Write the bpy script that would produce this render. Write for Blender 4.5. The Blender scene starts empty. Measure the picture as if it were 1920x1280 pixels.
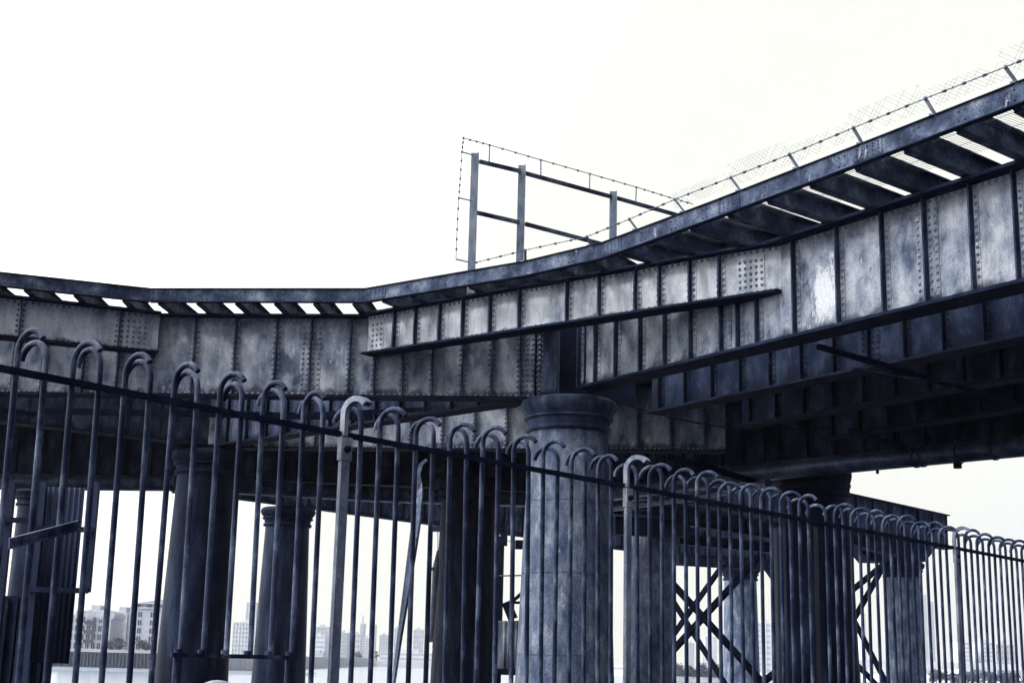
import bpy, math, random
from mathutils import Vector, Matrix
random.seed(7)
S = bpy.context.scene
C = S.collection
# ---------------------------------------------------------------- camera
FPX, YH, ROLL, CZ = 2650.0, 1238.0, .025, 1.7
PITCH = math.atan((YH-640)/FPX)
U0 = Vector((0, -math.sin(PITCH), math.cos(PITCH))); X0 = Vector((1, 0, 0)); V0 = Vector((0, math.cos(PITCH), math.sin(PITCH)))
CR = X0*math.cos(ROLL)+U0*math.sin(ROLL); CU = U0*math.cos(ROLL)-X0*math.sin(ROLL)
cam = bpy.data.cameras.new('camera'); cam_o = bpy.data.objects.new('camera', cam); C.objects.link(cam_o)
cam.sensor_width = 36; cam.lens = FPX/1920*36; cam.clip_end = 9000; cam.clip_start = .05
m = Matrix.Identity(4)
for i in range(3):
    m[i][0] = CR[i]; m[i][1] = CU[i]; m[i][2] = -V0[i]
m[2][3] = CZ
cam_o.matrix_world = m
S.camera = cam_o
# ---------------------------------------------------------------- light
SUN_EL, SUN_AZ = 46, 240       # azimuth measured clockwise from +Y
w = bpy.data.worlds.new("World"); S.world = w; w.use_nodes = True
nt = w.node_tree; nt.nodes.clear()
sky = nt.nodes.new('ShaderNodeTexSky'); sky.sky_type = 'NISHITA'; sky.sun_disc = False
sky.sun_elevation = math.radians(SUN_EL); sky.sun_rotation = math.radians(SUN_AZ)
sky.air_density = 1.5; sky.dust_density = 6
hs = nt.nodes.new('ShaderNodeHueSaturation'); hs.inputs['Saturation'].default_value = .0
cl = nt.nodes.new('ShaderNodeTexNoise'); cl.inputs['Scale'].default_value = 2.2; cl.inputs['Detail'].default_value = 5
rp = nt.nodes.new('ShaderNodeValToRGB'); rp.color_ramp.elements[0].position = .35; rp.color_ramp.elements[1].position = .7
rp.color_ramp.elements[0].color = (18.6, 18.8, 18.6, 1); rp.color_ramp.elements[1].color = (21, 21, 20.4, 1)
mx = nt.nodes.new('ShaderNodeMix'); mx.data_type = 'RGBA'; mx.inputs['Factor'].default_value = .85
bg = nt.nodes.new('ShaderNodeBackground'); bg.inputs['Strength'].default_value = .1
out = nt.nodes.new('ShaderNodeOutputWorld')
L = nt.links.new
L(sky.outputs[0], hs.inputs['Color']); L(cl.outputs['Fac'], rp.inputs[0])
L(hs.outputs[0], mx.inputs['A']); L(rp.outputs[0], mx.inputs['B'])
# the overcast is brighter over the left shoulder, where the sun sits behind it
gt = nt.nodes.new('ShaderNodeTexCoord'); gd = nt.nodes.new('ShaderNodeVectorMath'); gd.operation = 'DOT_PRODUCT'; gd.inputs[1].default_value = (-.80, .15, .58)
gq = nt.nodes.new('ShaderNodeMapRange'); gq.inputs[1].default_value = -1; gq.inputs[2].default_value = 1
gm = nt.nodes.new('ShaderNodeValToRGB'); ge_ = gm.color_ramp.elements
for _ in range(5): ge_.new(.5)
for k_, (p_, v_) in enumerate(((0, .04), (.30, .10), (.38, .22), (.45, .55), (.66, .56), (.80, 1.4), (.98, 3.4))): ge_[k_].position = p_; ge_[k_].color = (v_, v_, v_, 1)
gs = nt.nodes.new('ShaderNodeVectorMath'); gs.operation = 'SCALE'
L(gt.outputs['Generated'], gd.inputs[0]); L(gd.outputs['Value'], gq.inputs[0]); L(gq.outputs[0], gm.inputs[0]); L(mx.outputs['Result'], gs.inputs[0]); L(gm.outputs[0], gs.inputs['Scale']); tn = nt.nodes.new('ShaderNodeValToRGB'); tn.color_ramp.elements[0].position = .0; tn.color_ramp.elements[0].color = (.6, .8, 1.4, 1); tn.color_ramp.elements[1].position = .33; tn.color_ramp.elements[1].color = (1, 1, .965, 1)
tq = nt.nodes.new('ShaderNodeMapRange'); tq.inputs[1].default_value = -.5; tq.inputs[2].default_value = .95
tm = nt.nodes.new('ShaderNodeVectorMath'); tm.operation = 'MULTIPLY'
L(gd.outputs['Value'], tq.inputs[0]); L(tq.outputs[0], tn.inputs[0]); L(gs.outputs[0], tm.inputs[0]); L(tn.outputs[0], tm.inputs[1]); L(tm.outputs[0], bg.inputs[0])
L(bg.outputs[0], out.inputs[0])
sl = bpy.data.lights.new('sun', 'SUN'); sl.energy = 2.6; sl.angle = math.radians(9); sl.color = (1, .97, .92)
so = bpy.data.objects.new('sun', sl); C.objects.link(so)
sd = Vector((math.sin(math.radians(SUN_AZ))*math.cos(math.radians(SUN_EL)), math.cos(math.radians(SUN_AZ))*math.cos(math.radians(SUN_EL)), math.sin(math.radians(SUN_EL))))
so.rotation_euler = sd.to_track_quat('Z', 'Y').to_euler()
S.view_settings.view_transform = 'Standard'; S.view_settings.look = 'None'
S.view_settings.exposure = 0.0; S.view_settings.gamma = 1
S.render.engine = 'CYCLES'
S.cycles.max_bounces = 5; S.cycles.diffuse_bounces = 2; S.cycles.volume_bounces = 0

# ---------------------------------------------------------------- pixel helpers (reference frame 1920x1280)
def ray(px, py): return CR*(px-960)+CU*(640-py)+V0*FPX
def ath(px, py, H):
    d = ray(px, py); t = (H-CZ)/d.z
    return Vector((d.x*t, d.y*t, H))
def aty(px, py, Y):
    d = ray(px, py); t = Y/d.y
    return Vector((d.x*t, Y, CZ+d.z*t))
def px_of(p):
    q = Vector(p)-Vector((0, 0, CZ)); z = q.dot(V0)
    return 960+FPX*q.dot(CR)/z, 640-FPX*q.dot(CU)/z
# ---------------------------------------------------------------- materials
MATS = {}
def mat(name, stops, scale=2.0, stretch=(1, 1, 1), rough=.7, bump=.3, metal=0.0, fine=40, dirt=None, speck=0.0, fleck=None, spec=.3, world=True, streak=None, patch=()):
    """Weathered surface. stops: colour ramp over large noise. dirt=(z0,z1,colour): grime climbing irregularly from an edge."""
    M = bpy.data.materials.new(name); M.use_nodes = True
    n = M.node_tree.nodes; l = M.node_tree.links.new
    b = n['Principled BSDF']; b.inputs['Roughness'].default_value = rough; b.inputs['Metallic'].default_value = metal
    b.inputs['Specular IOR Level'].default_value = spec; b.inputs['Specular Tint'].default_value = (.5, .66, 1, 1)
    tc = n.new('ShaderNodeTexCoord'); ge = n.new('ShaderNodeNewGeometry')
    src = ge.outputs['Position'] if world else tc.outputs['Object']
    mp = n.new('ShaderNodeMapping'); mp.inputs['Scale'].default_value = stretch
    l(src, mp.inputs[0])
    a = n.new('ShaderNodeTexNoise'); a.inputs['Scale'].default_value = scale; a.inputs['Detail'].default_value = 7; a.inputs['Roughness'].default_value = .65
    l(mp.outputs[0], a.inputs['Vector'])
    r = n.new('ShaderNodeValToRGB'); e = r.color_ramp.elements
    while len(e) < len(stops): e.new(.5)
    for k, (p, c) in enumerate(stops): e[k].position = p; e[k].color = (*c, 1)
    l(a.outputs['Fac'], r.inputs[0])
    col = r.outputs[0]
    f = n.new('ShaderNodeTexNoise'); f.inputs['Scale'].default_value = fine; f.inputs['Detail'].default_value = 6; f.inputs['Roughness'].default_value = .7
    l(src, f.inputs['Vector'])
    def mixc(fac, A, B, mode='MIX'):
        x = n.new('ShaderNodeMix'); x.data_type = 'RGBA'; x.blend_type = mode
        if isinstance(fac, float): x.inputs['Factor'].default_value = fac
        else: l(fac, x.inputs['Factor'])
        l(A, x.inputs['A'])
        if isinstance(B, tuple): x.inputs['B'].default_value = (*B, 1)
        else: l(B, x.inputs['B'])
        return x.outputs['Result']
    if fleck:                                     # pale worn patches with ragged edges: (scale, threshold, colour)
        g = n.new('ShaderNodeTexNoise'); g.inputs['Scale'].default_value = fleck[0]; g.inputs['Detail'].default_value = 9; g.inputs['Roughness'].default_value = .75
        mp2 = n.new('ShaderNodeMapping'); mp2.inputs['Scale'].default_value = (1.4, 1.4, .55); mp2.inputs['Location'].default_value = (3.3, 7.1, 1.9)
        l(src, mp2.inputs[0]); l(mp2.outputs[0], g.inputs['Vector'])
        q = n.new('ShaderNodeMapRange'); q.inputs[1].default_value = fleck[1]; q.inputs[2].default_value = fleck[1]+.09
        l(g.outputs['Fac'], q.inputs[0]); col = mixc(q.outputs[0], col, fleck[2])
    if streak:                                    # rust and damp running down from the rivets: (amount, colour)
        g = n.new('ShaderNodeTexNoise'); g.inputs['Scale'].default_value = 1.0; g.inputs['Detail'].default_value = 5; g.inputs['Roughness'].default_value = .6
        mp4 = n.new('ShaderNodeMapping'); mp4.inputs['Scale'].default_value = (7, 7, .55); l(src, mp4.inputs[0]); l(mp4.outputs[0], g.inputs['Vector'])
        q = n.new('ShaderNodeMapRange'); q.inputs[1].default_value = .53; q.inputs[2].default_value = .68; q.inputs[4].default_value = streak[0]
        l(g.outputs['Fac'], q.inputs[0]); col = mixc(q.outputs[0], col, streak[1])
    for (pc_, rad, pcol) in patch:                # flaking pale patch with ragged outline
        g = n.new('ShaderNodeTexNoise'); g.inputs['Scale'].default_value = 5; g.inputs['Detail'].default_value = 8; g.inputs['Roughness'].default_value = .8
        mp5 = n.new('ShaderNodeMapping'); mp5.inputs['Scale'].default_value = (1.3, 1.3, .5); l(src, mp5.inputs[0]); l(mp5.outputs[0], g.inputs['Vector'])
        sb = n.new('ShaderNodeVectorMath'); sb.operation = 'SUBTRACT'; l(ge.outputs['Position'], sb.inputs[0]); sb.inputs[1].default_value = pc_
        sc_ = n.new('ShaderNodeVectorMath'); sc_.operation = 'DIVIDE'; l(sb.outputs[0], sc_.inputs[0]); sc_.inputs[1].default_value = rad
        ln_ = n.new('ShaderNodeVectorMath'); ln_.operation = 'LENGTH'; l(sc_.outputs[0], ln_.inputs[0])
        ad = n.new('ShaderNodeMath'); ad.operation = 'MULTIPLY_ADD'; ad.inputs[1].default_value = 2.6; l(g.outputs['Fac'], ad.inputs[0]); 
        ng = n.new('ShaderNodeMath'); ng.operation = 'MULTIPLY'; ng.inputs[1].default_value = -1; l(ln_.outputs['Value'], ng.inputs[0]); l(ng.outputs[0], ad.inputs[2])
        q = n.new('ShaderNodeMapRange'); q.inputs[1].default_value = .45; q.inputs[2].default_value = .75; l(ad.outputs[0], q.inputs[0]); col = mixc(q.outputs[0], col, pcol)
    if speck:
        q = n.new('ShaderNodeMapRange'); q.inputs[1].default_value = .36; q.inputs[2].default_value = .62; q.inputs[3].default_value = 1-speck; q.inputs[4].default_value = 1+speck*.35
        l(f.outputs['Fac'], q.inputs[0])
        x = n.new('ShaderNodeVectorMath'); x.operation = 'SCALE'; l(col, x.inputs[0]); l(q.outputs[0], x.inputs['Scale']); col = x.outputs[0]
        v = n.new('ShaderNodeTexNoise'); v.inputs['Scale'].default_value = fine*.22; v.inputs['Detail'].default_value = 3
        l(src, v.inputs['Vector'])
        q = n.new('ShaderNodeMapRange'); q.inputs[1].default_value = .27; q.inputs[2].default_value = .34; q.inputs[3].default_value = .5; q.inputs[4].default_value = 0
        l(v.outputs['Fac'], q.inputs[0]); col = mixc(q.outputs[0], col, (stops[0][1][0]*.35, stops[0][1][1]*.35, stops[0][1][2]*.38))
    if dirt:
        z0, z1, dc = dirt
        sx = n.new('ShaderNodeSeparateXYZ'); l(ge.outputs['Position'], sx.inputs[0])
        g = n.new('ShaderNodeTexNoise'); g.inputs['Scale'].default_value = 2.6; g.inputs['Detail'].default_value = 6
        mp3 = n.new('ShaderNodeMapping'); mp3.inputs['Scale'].default_value = (1, 1, .45); l(ge.outputs['Position'], mp3.inputs[0]); l(mp3.outputs[0], g.inputs['Vector'])
        ad = n.new('ShaderNodeMath'); ad.operation = 'MULTIPLY_ADD'; ad.inputs[1].default_value = (z0-z1)*2.4; l(g.outputs['Fac'], ad.inputs[0]); l(sx.outputs['Z'], ad.inputs[2])
        q = n.new('ShaderNodeMapRange'); q.inputs[1].default_value = z0+(z0-z1)*.9; q.inputs[2].default_value = z0+(z0-z1)*.9+(z1-z0)*.35
        q.inputs[3].default_value = .8; q.inputs[4].default_value = 0; l(ad.outputs[0], q.inputs[0]); col = mixc(q.outputs[0], col, dc)
    l(col, b.inputs['Base Color'])
    if bump:
        bn = n.new('ShaderNodeBump'); bn.inputs['Strength'].default_value = bump; bn.inputs['Distance'].default_value = .02
        l(f.outputs['Fac'], bn.inputs['Height']); l(bn.outputs[0], b.inputs['Normal'])
    MATS[name] = M
    return M
def t3(v, b=1.28):                     # toned grey: darker paint is bluer
    k = [(-9, .60, 2.7), (math.log(.015), .62, 2.6), (math.log(.06), .70, 1.75), (math.log(.2), .84, 1.28), (math.log(.45), .92, 1.10), (.1, .97, 1.04)]
    lv = math.log(max(v, .001))
    for (a, r0, b0), (c, r1, b1) in zip(k[:-1], k[1:]):
        if lv <= c:
            f = (lv-a)/(c-a); return (v*(r0+(r1-r0)*f), v*.97, min(.95, v*(b0+(b1-b0)*f)))
    return (v, v, v)
GR = (.010, .013, .030)
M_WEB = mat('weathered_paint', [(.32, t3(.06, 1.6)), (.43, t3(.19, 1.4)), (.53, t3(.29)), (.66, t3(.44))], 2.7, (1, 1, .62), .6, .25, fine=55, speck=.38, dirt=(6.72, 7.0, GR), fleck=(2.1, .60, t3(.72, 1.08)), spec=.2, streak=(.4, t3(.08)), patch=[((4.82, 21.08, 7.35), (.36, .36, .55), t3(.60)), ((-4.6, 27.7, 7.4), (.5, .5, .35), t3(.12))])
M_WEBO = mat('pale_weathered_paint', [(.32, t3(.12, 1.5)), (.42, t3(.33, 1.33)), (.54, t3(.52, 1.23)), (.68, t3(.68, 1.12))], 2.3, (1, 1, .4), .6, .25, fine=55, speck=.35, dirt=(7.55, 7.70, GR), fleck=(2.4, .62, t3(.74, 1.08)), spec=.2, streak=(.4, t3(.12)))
M_WEBD = mat('shaded_paint', [(.32, t3(.008)), (.48, t3(.04)), (.68, t3(.12))], 2.4, (1, 1, .5), .8, .3, fine=45, speck=.55, dirt=(6.72, 7.05, (.006, .008, .02)), spec=.08)  # web paint darkened to carry the shade under the deck
M_WEBD2 = mat('dim_shaded_paint', [(.32, t3(.005)), (.48, t3(.018)), (.68, t3(.055))], 2.4, (1, 1, .5), .8, .3, fine=45, speck=.55, dirt=(6.72, 7.05, (.006, .008, .02)), spec=.08)  # darker copy for the inner web, deck shade put into the colour
M_SHADE = mat('deep_shaded_web', [(.32, t3(.01)), (.5, t3(.025)), (.68, t3(.07))], 2.4, (1, 1, .5), .8, .3, fine=45, speck=.5, spec=.05)  # darkest copy: deep under-deck shade mixed into the paint
M_FL = mat('dark_shaded_steel', [(.3, t3(.006, 2.4)), (.55, t3(.014, 2.2)), (.8, t3(.04, 1.8))], 3.5, (1, 1, 1), .8, .4, fine=60, speck=.5, spec=.08)  # dark steel tone that also carries the shade of undersides
M_CH = mat('edge_beam_paint', [(.34, t3(.010)), (.46, t3(.035)), (.58, t3(.10)), (.72, t3(.26))], 2.2, (1, 1, 1), .65, .4, fine=40, speck=.55, fleck=(3.0, .62, t3(.42, 1.15)), spec=.15)
M_RIV = mat('grimy_rivet', [(.3, t3(.07)), (.5, t3(.18)), (.7, t3(.36))], 3, bump=0, rough=.6, spec=.2)
M_STF = mat('rusty_shaded_stiffener', [(.3, t3(.015, 2.0)), (.5, t3(.05, 1.7)), (.7, t3(.14, 1.4))], 3, (1, 1, .5), .7, .3, fine=50, speck=.5, spec=.08)  # rusty legs, darkened as the side turned from the light; also rivets
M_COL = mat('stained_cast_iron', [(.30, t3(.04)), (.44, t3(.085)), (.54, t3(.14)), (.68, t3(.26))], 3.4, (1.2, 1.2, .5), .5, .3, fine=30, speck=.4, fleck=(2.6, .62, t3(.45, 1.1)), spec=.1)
M_COLD = mat('shaded_cast_iron', [(.32, t3(.004, 2.6)), (.5, t3(.014, 2.3)), (.72, t3(.05, 1.8))], 2.2, (1.4, 1.4, .3), .5, .35, fine=30, speck=.45, spec=.05)  # shaded copy of the column iron, deck shade put into its colour
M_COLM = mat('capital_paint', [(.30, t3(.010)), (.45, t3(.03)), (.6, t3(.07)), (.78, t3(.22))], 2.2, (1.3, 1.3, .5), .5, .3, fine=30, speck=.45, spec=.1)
M_BAR = mat('railing_paint', [(.34, t3(.008)), (.5, t3(.024)), (.62, t3(.09)), (.74, t3(.2))], 9, (1, 1, .5), .45, .35, fine=120, speck=.45, spec=.08)
M_POST = mat('railing_post_paint', [(.32, t3(.07)), (.5, t3(.20)), (.7, t3(.4))], 8, (1, 1, .4), .55, .35, fine=120, speck=.4, spec=.25)
M_PIPE = mat('pipe_paint', [(.32, t3(.01)), (.5, t3(.04)), (.7, t3(.12))], 3, (1, 1, 1), .36, .3, fine=40, speck=.5, spec=.35)
M_GALV = mat('galvanised_steel', [(.3, t3(.10, 1.3)), (.5, t3(.2, 1.25)), (.7, t3(.32, 1.2))], 7, (1, 1, .4), .5, .15, fine=60, speck=.3)
M_WIRE = mat('wire', [(.3, t3(.02, 1.8)), (.7, t3(.06, 1.5))], 5, rough=.6, bump=0, fine=40)
M_MESH = mat('mesh_wire', [(.3, t3(.2, 1.2)), (.7, t3(.3, 1.2))], 5, rough=.6, bump=0, fine=40)
M_DECK = mat('deck_plate', [(.3, t3(.006, 2.2)), (.7, t3(.02, 2.0))], 2, rough=.95, fine=20, speck=.4, spec=.05)
M_SHED = mat('corrugated_sheet', [(.3, t3(.008, 2.2)), (.55, t3(.025, 1.9)), (.8, t3(.07, 1.5))], 1.2, (1, 1, .5), .6, .2, fine=30, speck=.4, spec=.2)
M_MUD = mat('foreshore_mud', [(.3, t3(.01, 1.6)), (.7, t3(.025, 1.5))], .8, rough=.95, fine=8, speck=.4, spec=.05)
M_SHORE = mat('pebble_beach', [(.35, t3(.12, 1.2)), (.65, t3(.26, 1.15))], .5, (1, 1, 1), .9, .4, fine=4, speck=.5)
M_PILEW = mat('timber_piling', [(.3, t3(.03, 1.5)), (.7, t3(.10, 1.4))], .8, (1, 1, .2), .85, .3, fine=6, speck=.4)
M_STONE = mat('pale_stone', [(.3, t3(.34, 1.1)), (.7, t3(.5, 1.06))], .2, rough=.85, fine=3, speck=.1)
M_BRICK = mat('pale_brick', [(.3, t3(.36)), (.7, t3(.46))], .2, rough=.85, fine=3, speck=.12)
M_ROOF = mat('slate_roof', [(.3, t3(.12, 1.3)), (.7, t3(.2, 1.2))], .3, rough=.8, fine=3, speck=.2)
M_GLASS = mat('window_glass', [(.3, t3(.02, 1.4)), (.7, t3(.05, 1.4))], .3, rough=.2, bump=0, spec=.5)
M_FARG = mat('haze_toned_window', [(.3, t3(.28)), (.7, t3(.38))], .3, rough=.4, bump=0)  # paler copy of the glass, distance haze put into the colour
M_CONC = mat('haze_toned_concrete', [(.3, t3(.46)), (.7, t3(.58))], .1, rough=.9, fine=1, speck=.1)  # concrete made paler to stand for distance haze
M_LEAF = mat('foliage', [(.3, t3(.03, 1.3)), (.7, t3(.08, 1.2))], .5, rough=.8, fine=3, speck=.3)
M_BARK = mat('bark', [(.3, t3(.05, 1.2)), (.7, t3(.1, 1.2))], 1, rough=.9)
wm = bpy.data.materials.new('river_water'); wm.use_nodes = True
b = wm.node_tree.nodes['Principled BSDF']; b.inputs['Base Color'].default_value = (.22, .27, .36, 1); b.inputs['Roughness'].default_value = .16
wn = wm.node_tree.nodes.new('ShaderNodeTexNoise'); wn.inputs['Scale'].default_value = .35; wn.inputs['Detail'].default_value = 6
wg = wm.node_tree.nodes.new('ShaderNodeNewGeometry'); wb = wm.node_tree.nodes.new('ShaderNodeBump'); wb.inputs['Strength'].default_value = .25; wb.inputs['Distance'].default_value = .3
wm.node_tree.links.new(wg.outputs['Position'], wn.inputs['Vector']); wm.node_tree.links.new(wn.outputs['Fac'], wb.inputs['Height']); wm.node_tree.links.new(wb.outputs[0], b.inputs['Normal'])

# ---------------------------------------------------------------- mesh helpers
class MB:
    def __init__(s): s.v = []; s.f = []; s.sm = []; s.mi = []
    def add(s, vs, fs, smooth=False, mi=0):
        s.mi += [mi]*len(fs)
        k = len(s.v); s.v += [Vector(p) for p in vs]; s.f += [[i+k for i in f] for f in fs]; s.sm += [smooth]*len(fs)
    def obox(s, o, ax, ay, az):                       # box from corner o and three edge vectors
        o = Vector(o); ax, ay, az = Vector(ax), Vector(ay), Vector(az)
        if ax.cross(ay).dot(az) < 0: o = o+ax; ax = -ax
        s.add([o, o+ax, o+ax+ay, o+ay, o+az, o+ax+az, o+ax+ay+az, o+ay+az], [(0, 3, 2, 1), (4, 5, 6, 7), (0, 1, 5, 4), (1, 2, 6, 5), (2, 3, 7, 6), (3, 0, 4, 7)])
    def box(s, x0, x1, y0, y1, z0, z1): s.obox((x0, y0, z0), (x1-x0, 0, 0), (0, y1-y0, 0), (0, 0, z1-z0))
    def bar(s, a, b, w, h, up=(0, 0, 1)):             # rectangular bar between two points, w across, h along up
        a, b = Vector(a), Vector(b); d = (b-a); up = Vector(up)
        sd_ = d.cross(up)
        if sd_.length < 1e-6: sd_ = Vector((1, 0, 0))
        sd_.normalize(); u2 = sd_.cross(d).normalized()
        s.obox(a-sd_*w/2-u2*h/2, sd_*w, u2*h, d)
    def tube(s, pts, r, n=8, cap=True):
        pts = [Vector(p) for p in pts]; rs = r if isinstance(r, (list, tuple)) else [r]*len(pts)
        t = (pts[1]-pts[0]).normalized(); ref = Vector((0, 0, 1)) if abs(t.z) < .9 else Vector((1, 0, 0))
        a = t.cross(ref).normalized(); vs = []; fs = []
        for i, p in enumerate(pts):
            if 0 < i < len(pts)-1: t = ((pts[i+1]-p).normalized()+(p-pts[i-1]).normalized()).normalized()
            elif i: t = (p-pts[i-1]).normalized()
            a = (a-t*a.dot(t)).normalized(); b_ = t.cross(a)
            for k in range(n):
                q = 2*math.pi*k/n; vs.append(p+(a*math.cos(q)+b_*math.sin(q))*rs[i])
        for i in range(len(pts)-1):
            for k in range(n): fs.append((i*n+k, i*n+(k+1) % n, (i+1)*n+(k+1) % n, (i+1)*n+k))
        s.add(vs, fs, True)
        if cap: s.add([vs[k] for k in range(n)]+[vs[len(vs)-n+k] for k in range(n)], [tuple(range(n))[::-1], tuple(range(n, 2*n))])
    def lathe(s, c, prof, n=40):
        vs = []; fs = []
        for (r, z) in prof:
            for k in range(n):
                q = 2*math.pi*k/n; vs.append((c[0]+r*math.cos(q), c[1]+r*math.sin(q), z))
        for i in range(len(prof)-1):
            for k in range(n): fs.append((i*n+k, i*n+(k+1) % n, (i+1)*n+(k+1) % n, (i+1)*n+k))
        s.add(vs, fs, True)
        m_ = (len(prof)-1)*n
        s.add(vs[:n]+vs[m_:], [tuple(range(n))[::-1], tuple(range(n, 2*n))])
    def rivet(s, p, n, r=.031):
        p = Vector(p); n = Vector(n); a = n.cross(Vector((0, 0, 1)))
        if a.length < .1: a = n.cross(Vector((1, 0, 0)))
        a.normalize(); b_ = n.cross(a); vs = []
        for rr, h in ((r, 0), (r*.7, r*.6)):
            for k in range(6): q = k*math.pi/3; vs.append(p+(a*math.cos(q)+b_*math.sin(q))*rr+n*h)
        vs.append(p+n*r*.8)
        s.add(vs, [(k, (k+1) % 6, 6+(k+1) % 6, 6+k) for k in range(6)]+[(6+k, 6+(k+1) % 6, 12) for k in range(6)], True, 1)
    def prism(s, poly, z0, z1):
        n = len(poly); area = sum(poly[i][0]*poly[(i+1) % n][1]-poly[(i+1) % n][0]*poly[i][1] for i in range(n))
        if area < 0: poly = poly[::-1]
        s.add([(p[0], p[1], z0) for p in poly]+[(p[0], p[1], z1) for p in poly],
              [tuple(range(n))[::-1], tuple(range(n, 2*n))]+[(i, (i+1) % n, n+(i+1) % n, n+i) for i in range(n)])
    def mesh(s, name, m_, off=Vector((0, 0, 0))):
        me = bpy.data.meshes.new(name); me.from_pydata([tuple(v-off) for v in s.v], [], s.f)
        me.materials.append(m_); me.polygons.foreach_set('use_smooth', s.sm)
        if any(s.mi): me.materials.append(M_RIV if m_ in (M_WEB, M_WEBO) else (M_STF if m_ not in (M_WEBD, M_WEBD2, M_SHADE, M_FL) else m_)); me.polygons.foreach_set('material_index', s.mi)
        me.update()
        return me
    def build(s, name, m_, parent=None, loc=None, label=None):
        off = world_loc(parent) if parent else Vector(loc if loc is not None else (0, 0, 0))
        o = bpy.data.objects.new(name, s.mesh(name, m_, off)); C.objects.link(o)
        if parent: o.parent = parent
        else: o.location = off
        if label: o['label'] = label
        return o
def world_loc(o):
    v = Vector((0, 0, 0))
    while o: v = v+o.location; o = o.parent
    return v
def tag(o, label=None, cat=None, group=None, kind=None):
    if label: o['label'] = label
    if cat: o['category'] = cat
    if group: o['group'] = group
    if kind: o['kind'] = kind
    return o
def thing(name, loc, label, cat, group=None):
    o = bpy.data.objects.new(name, None); C.objects.link(o); o.location = Vector(loc); o.empty_display_size = .3
    return tag(o, label, cat, group)
def copy_tree(o, parent=None):
    c = o.copy(); C.objects.link(c); c.parent = parent
    for ch in list(o.children): copy_tree(ch, c)
    return c
def flat(v): return Vector((v[0], v[1], 0))

HB = 6.7; HT = CZ+5*1.336; HC = HT+.27; HO = 7.53
# ================================================================ SETTING
g = MB(); g.prism([(-60, -60), (60, -60), (60, 44), (-60, 44)], -5.2, 0)
tag(g.build('ground', M_MUD), kind='structure')
g = MB(); g.add([(-3000, 44, -4.4), (3000, 44, -4.4), (3000, 4500, -4.4), (-3000, 4500, -4.4)], [(0, 1, 2, 3)])
tag(g.build('river_water', wm), kind='structure')

# ================================================================ VIADUCT
# the two kinds of stiffener share meshes: local x along girder, y outward (towards viewer), z up
def stiff_mesh(h, m_, rows=(-.055, .055), pl=.19, name='stiffener', proj=.115):
    b_ = MB(); b_.box(-pl/2, pl/2, .011, .022, .10, h-.10)
    nf = len(b_.f); b_.box(-.014, .014, .023, proj, .012, h-.012)
    for x in rows:
        z = .14
        while z < h-.1: b_.rivet((x, .022, z), (0, 1, 0)); z += .105
    me = b_.mesh(name, m_)
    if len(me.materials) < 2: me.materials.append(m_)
    me.materials.append(M_STF if m_ not in (M_WEBD, M_WEBD2, M_SHADE) else M_FL)
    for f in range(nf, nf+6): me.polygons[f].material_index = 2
    return me
SM = {}
def t_on(p0, u, px, H):                 # distance along a line where it crosses image column px
    lo, hi = -5.0, 40.0
    f = lambda t: px_of((p0.x+u.x*t, p0.y+u.y*t, H))[0]-px
    s0 = f(lo) > 0
    for _ in range(50):
        md = (lo+hi)/2
        if (f(md) > 0) == s0: lo = md
        else: hi = md
    return lo
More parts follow.
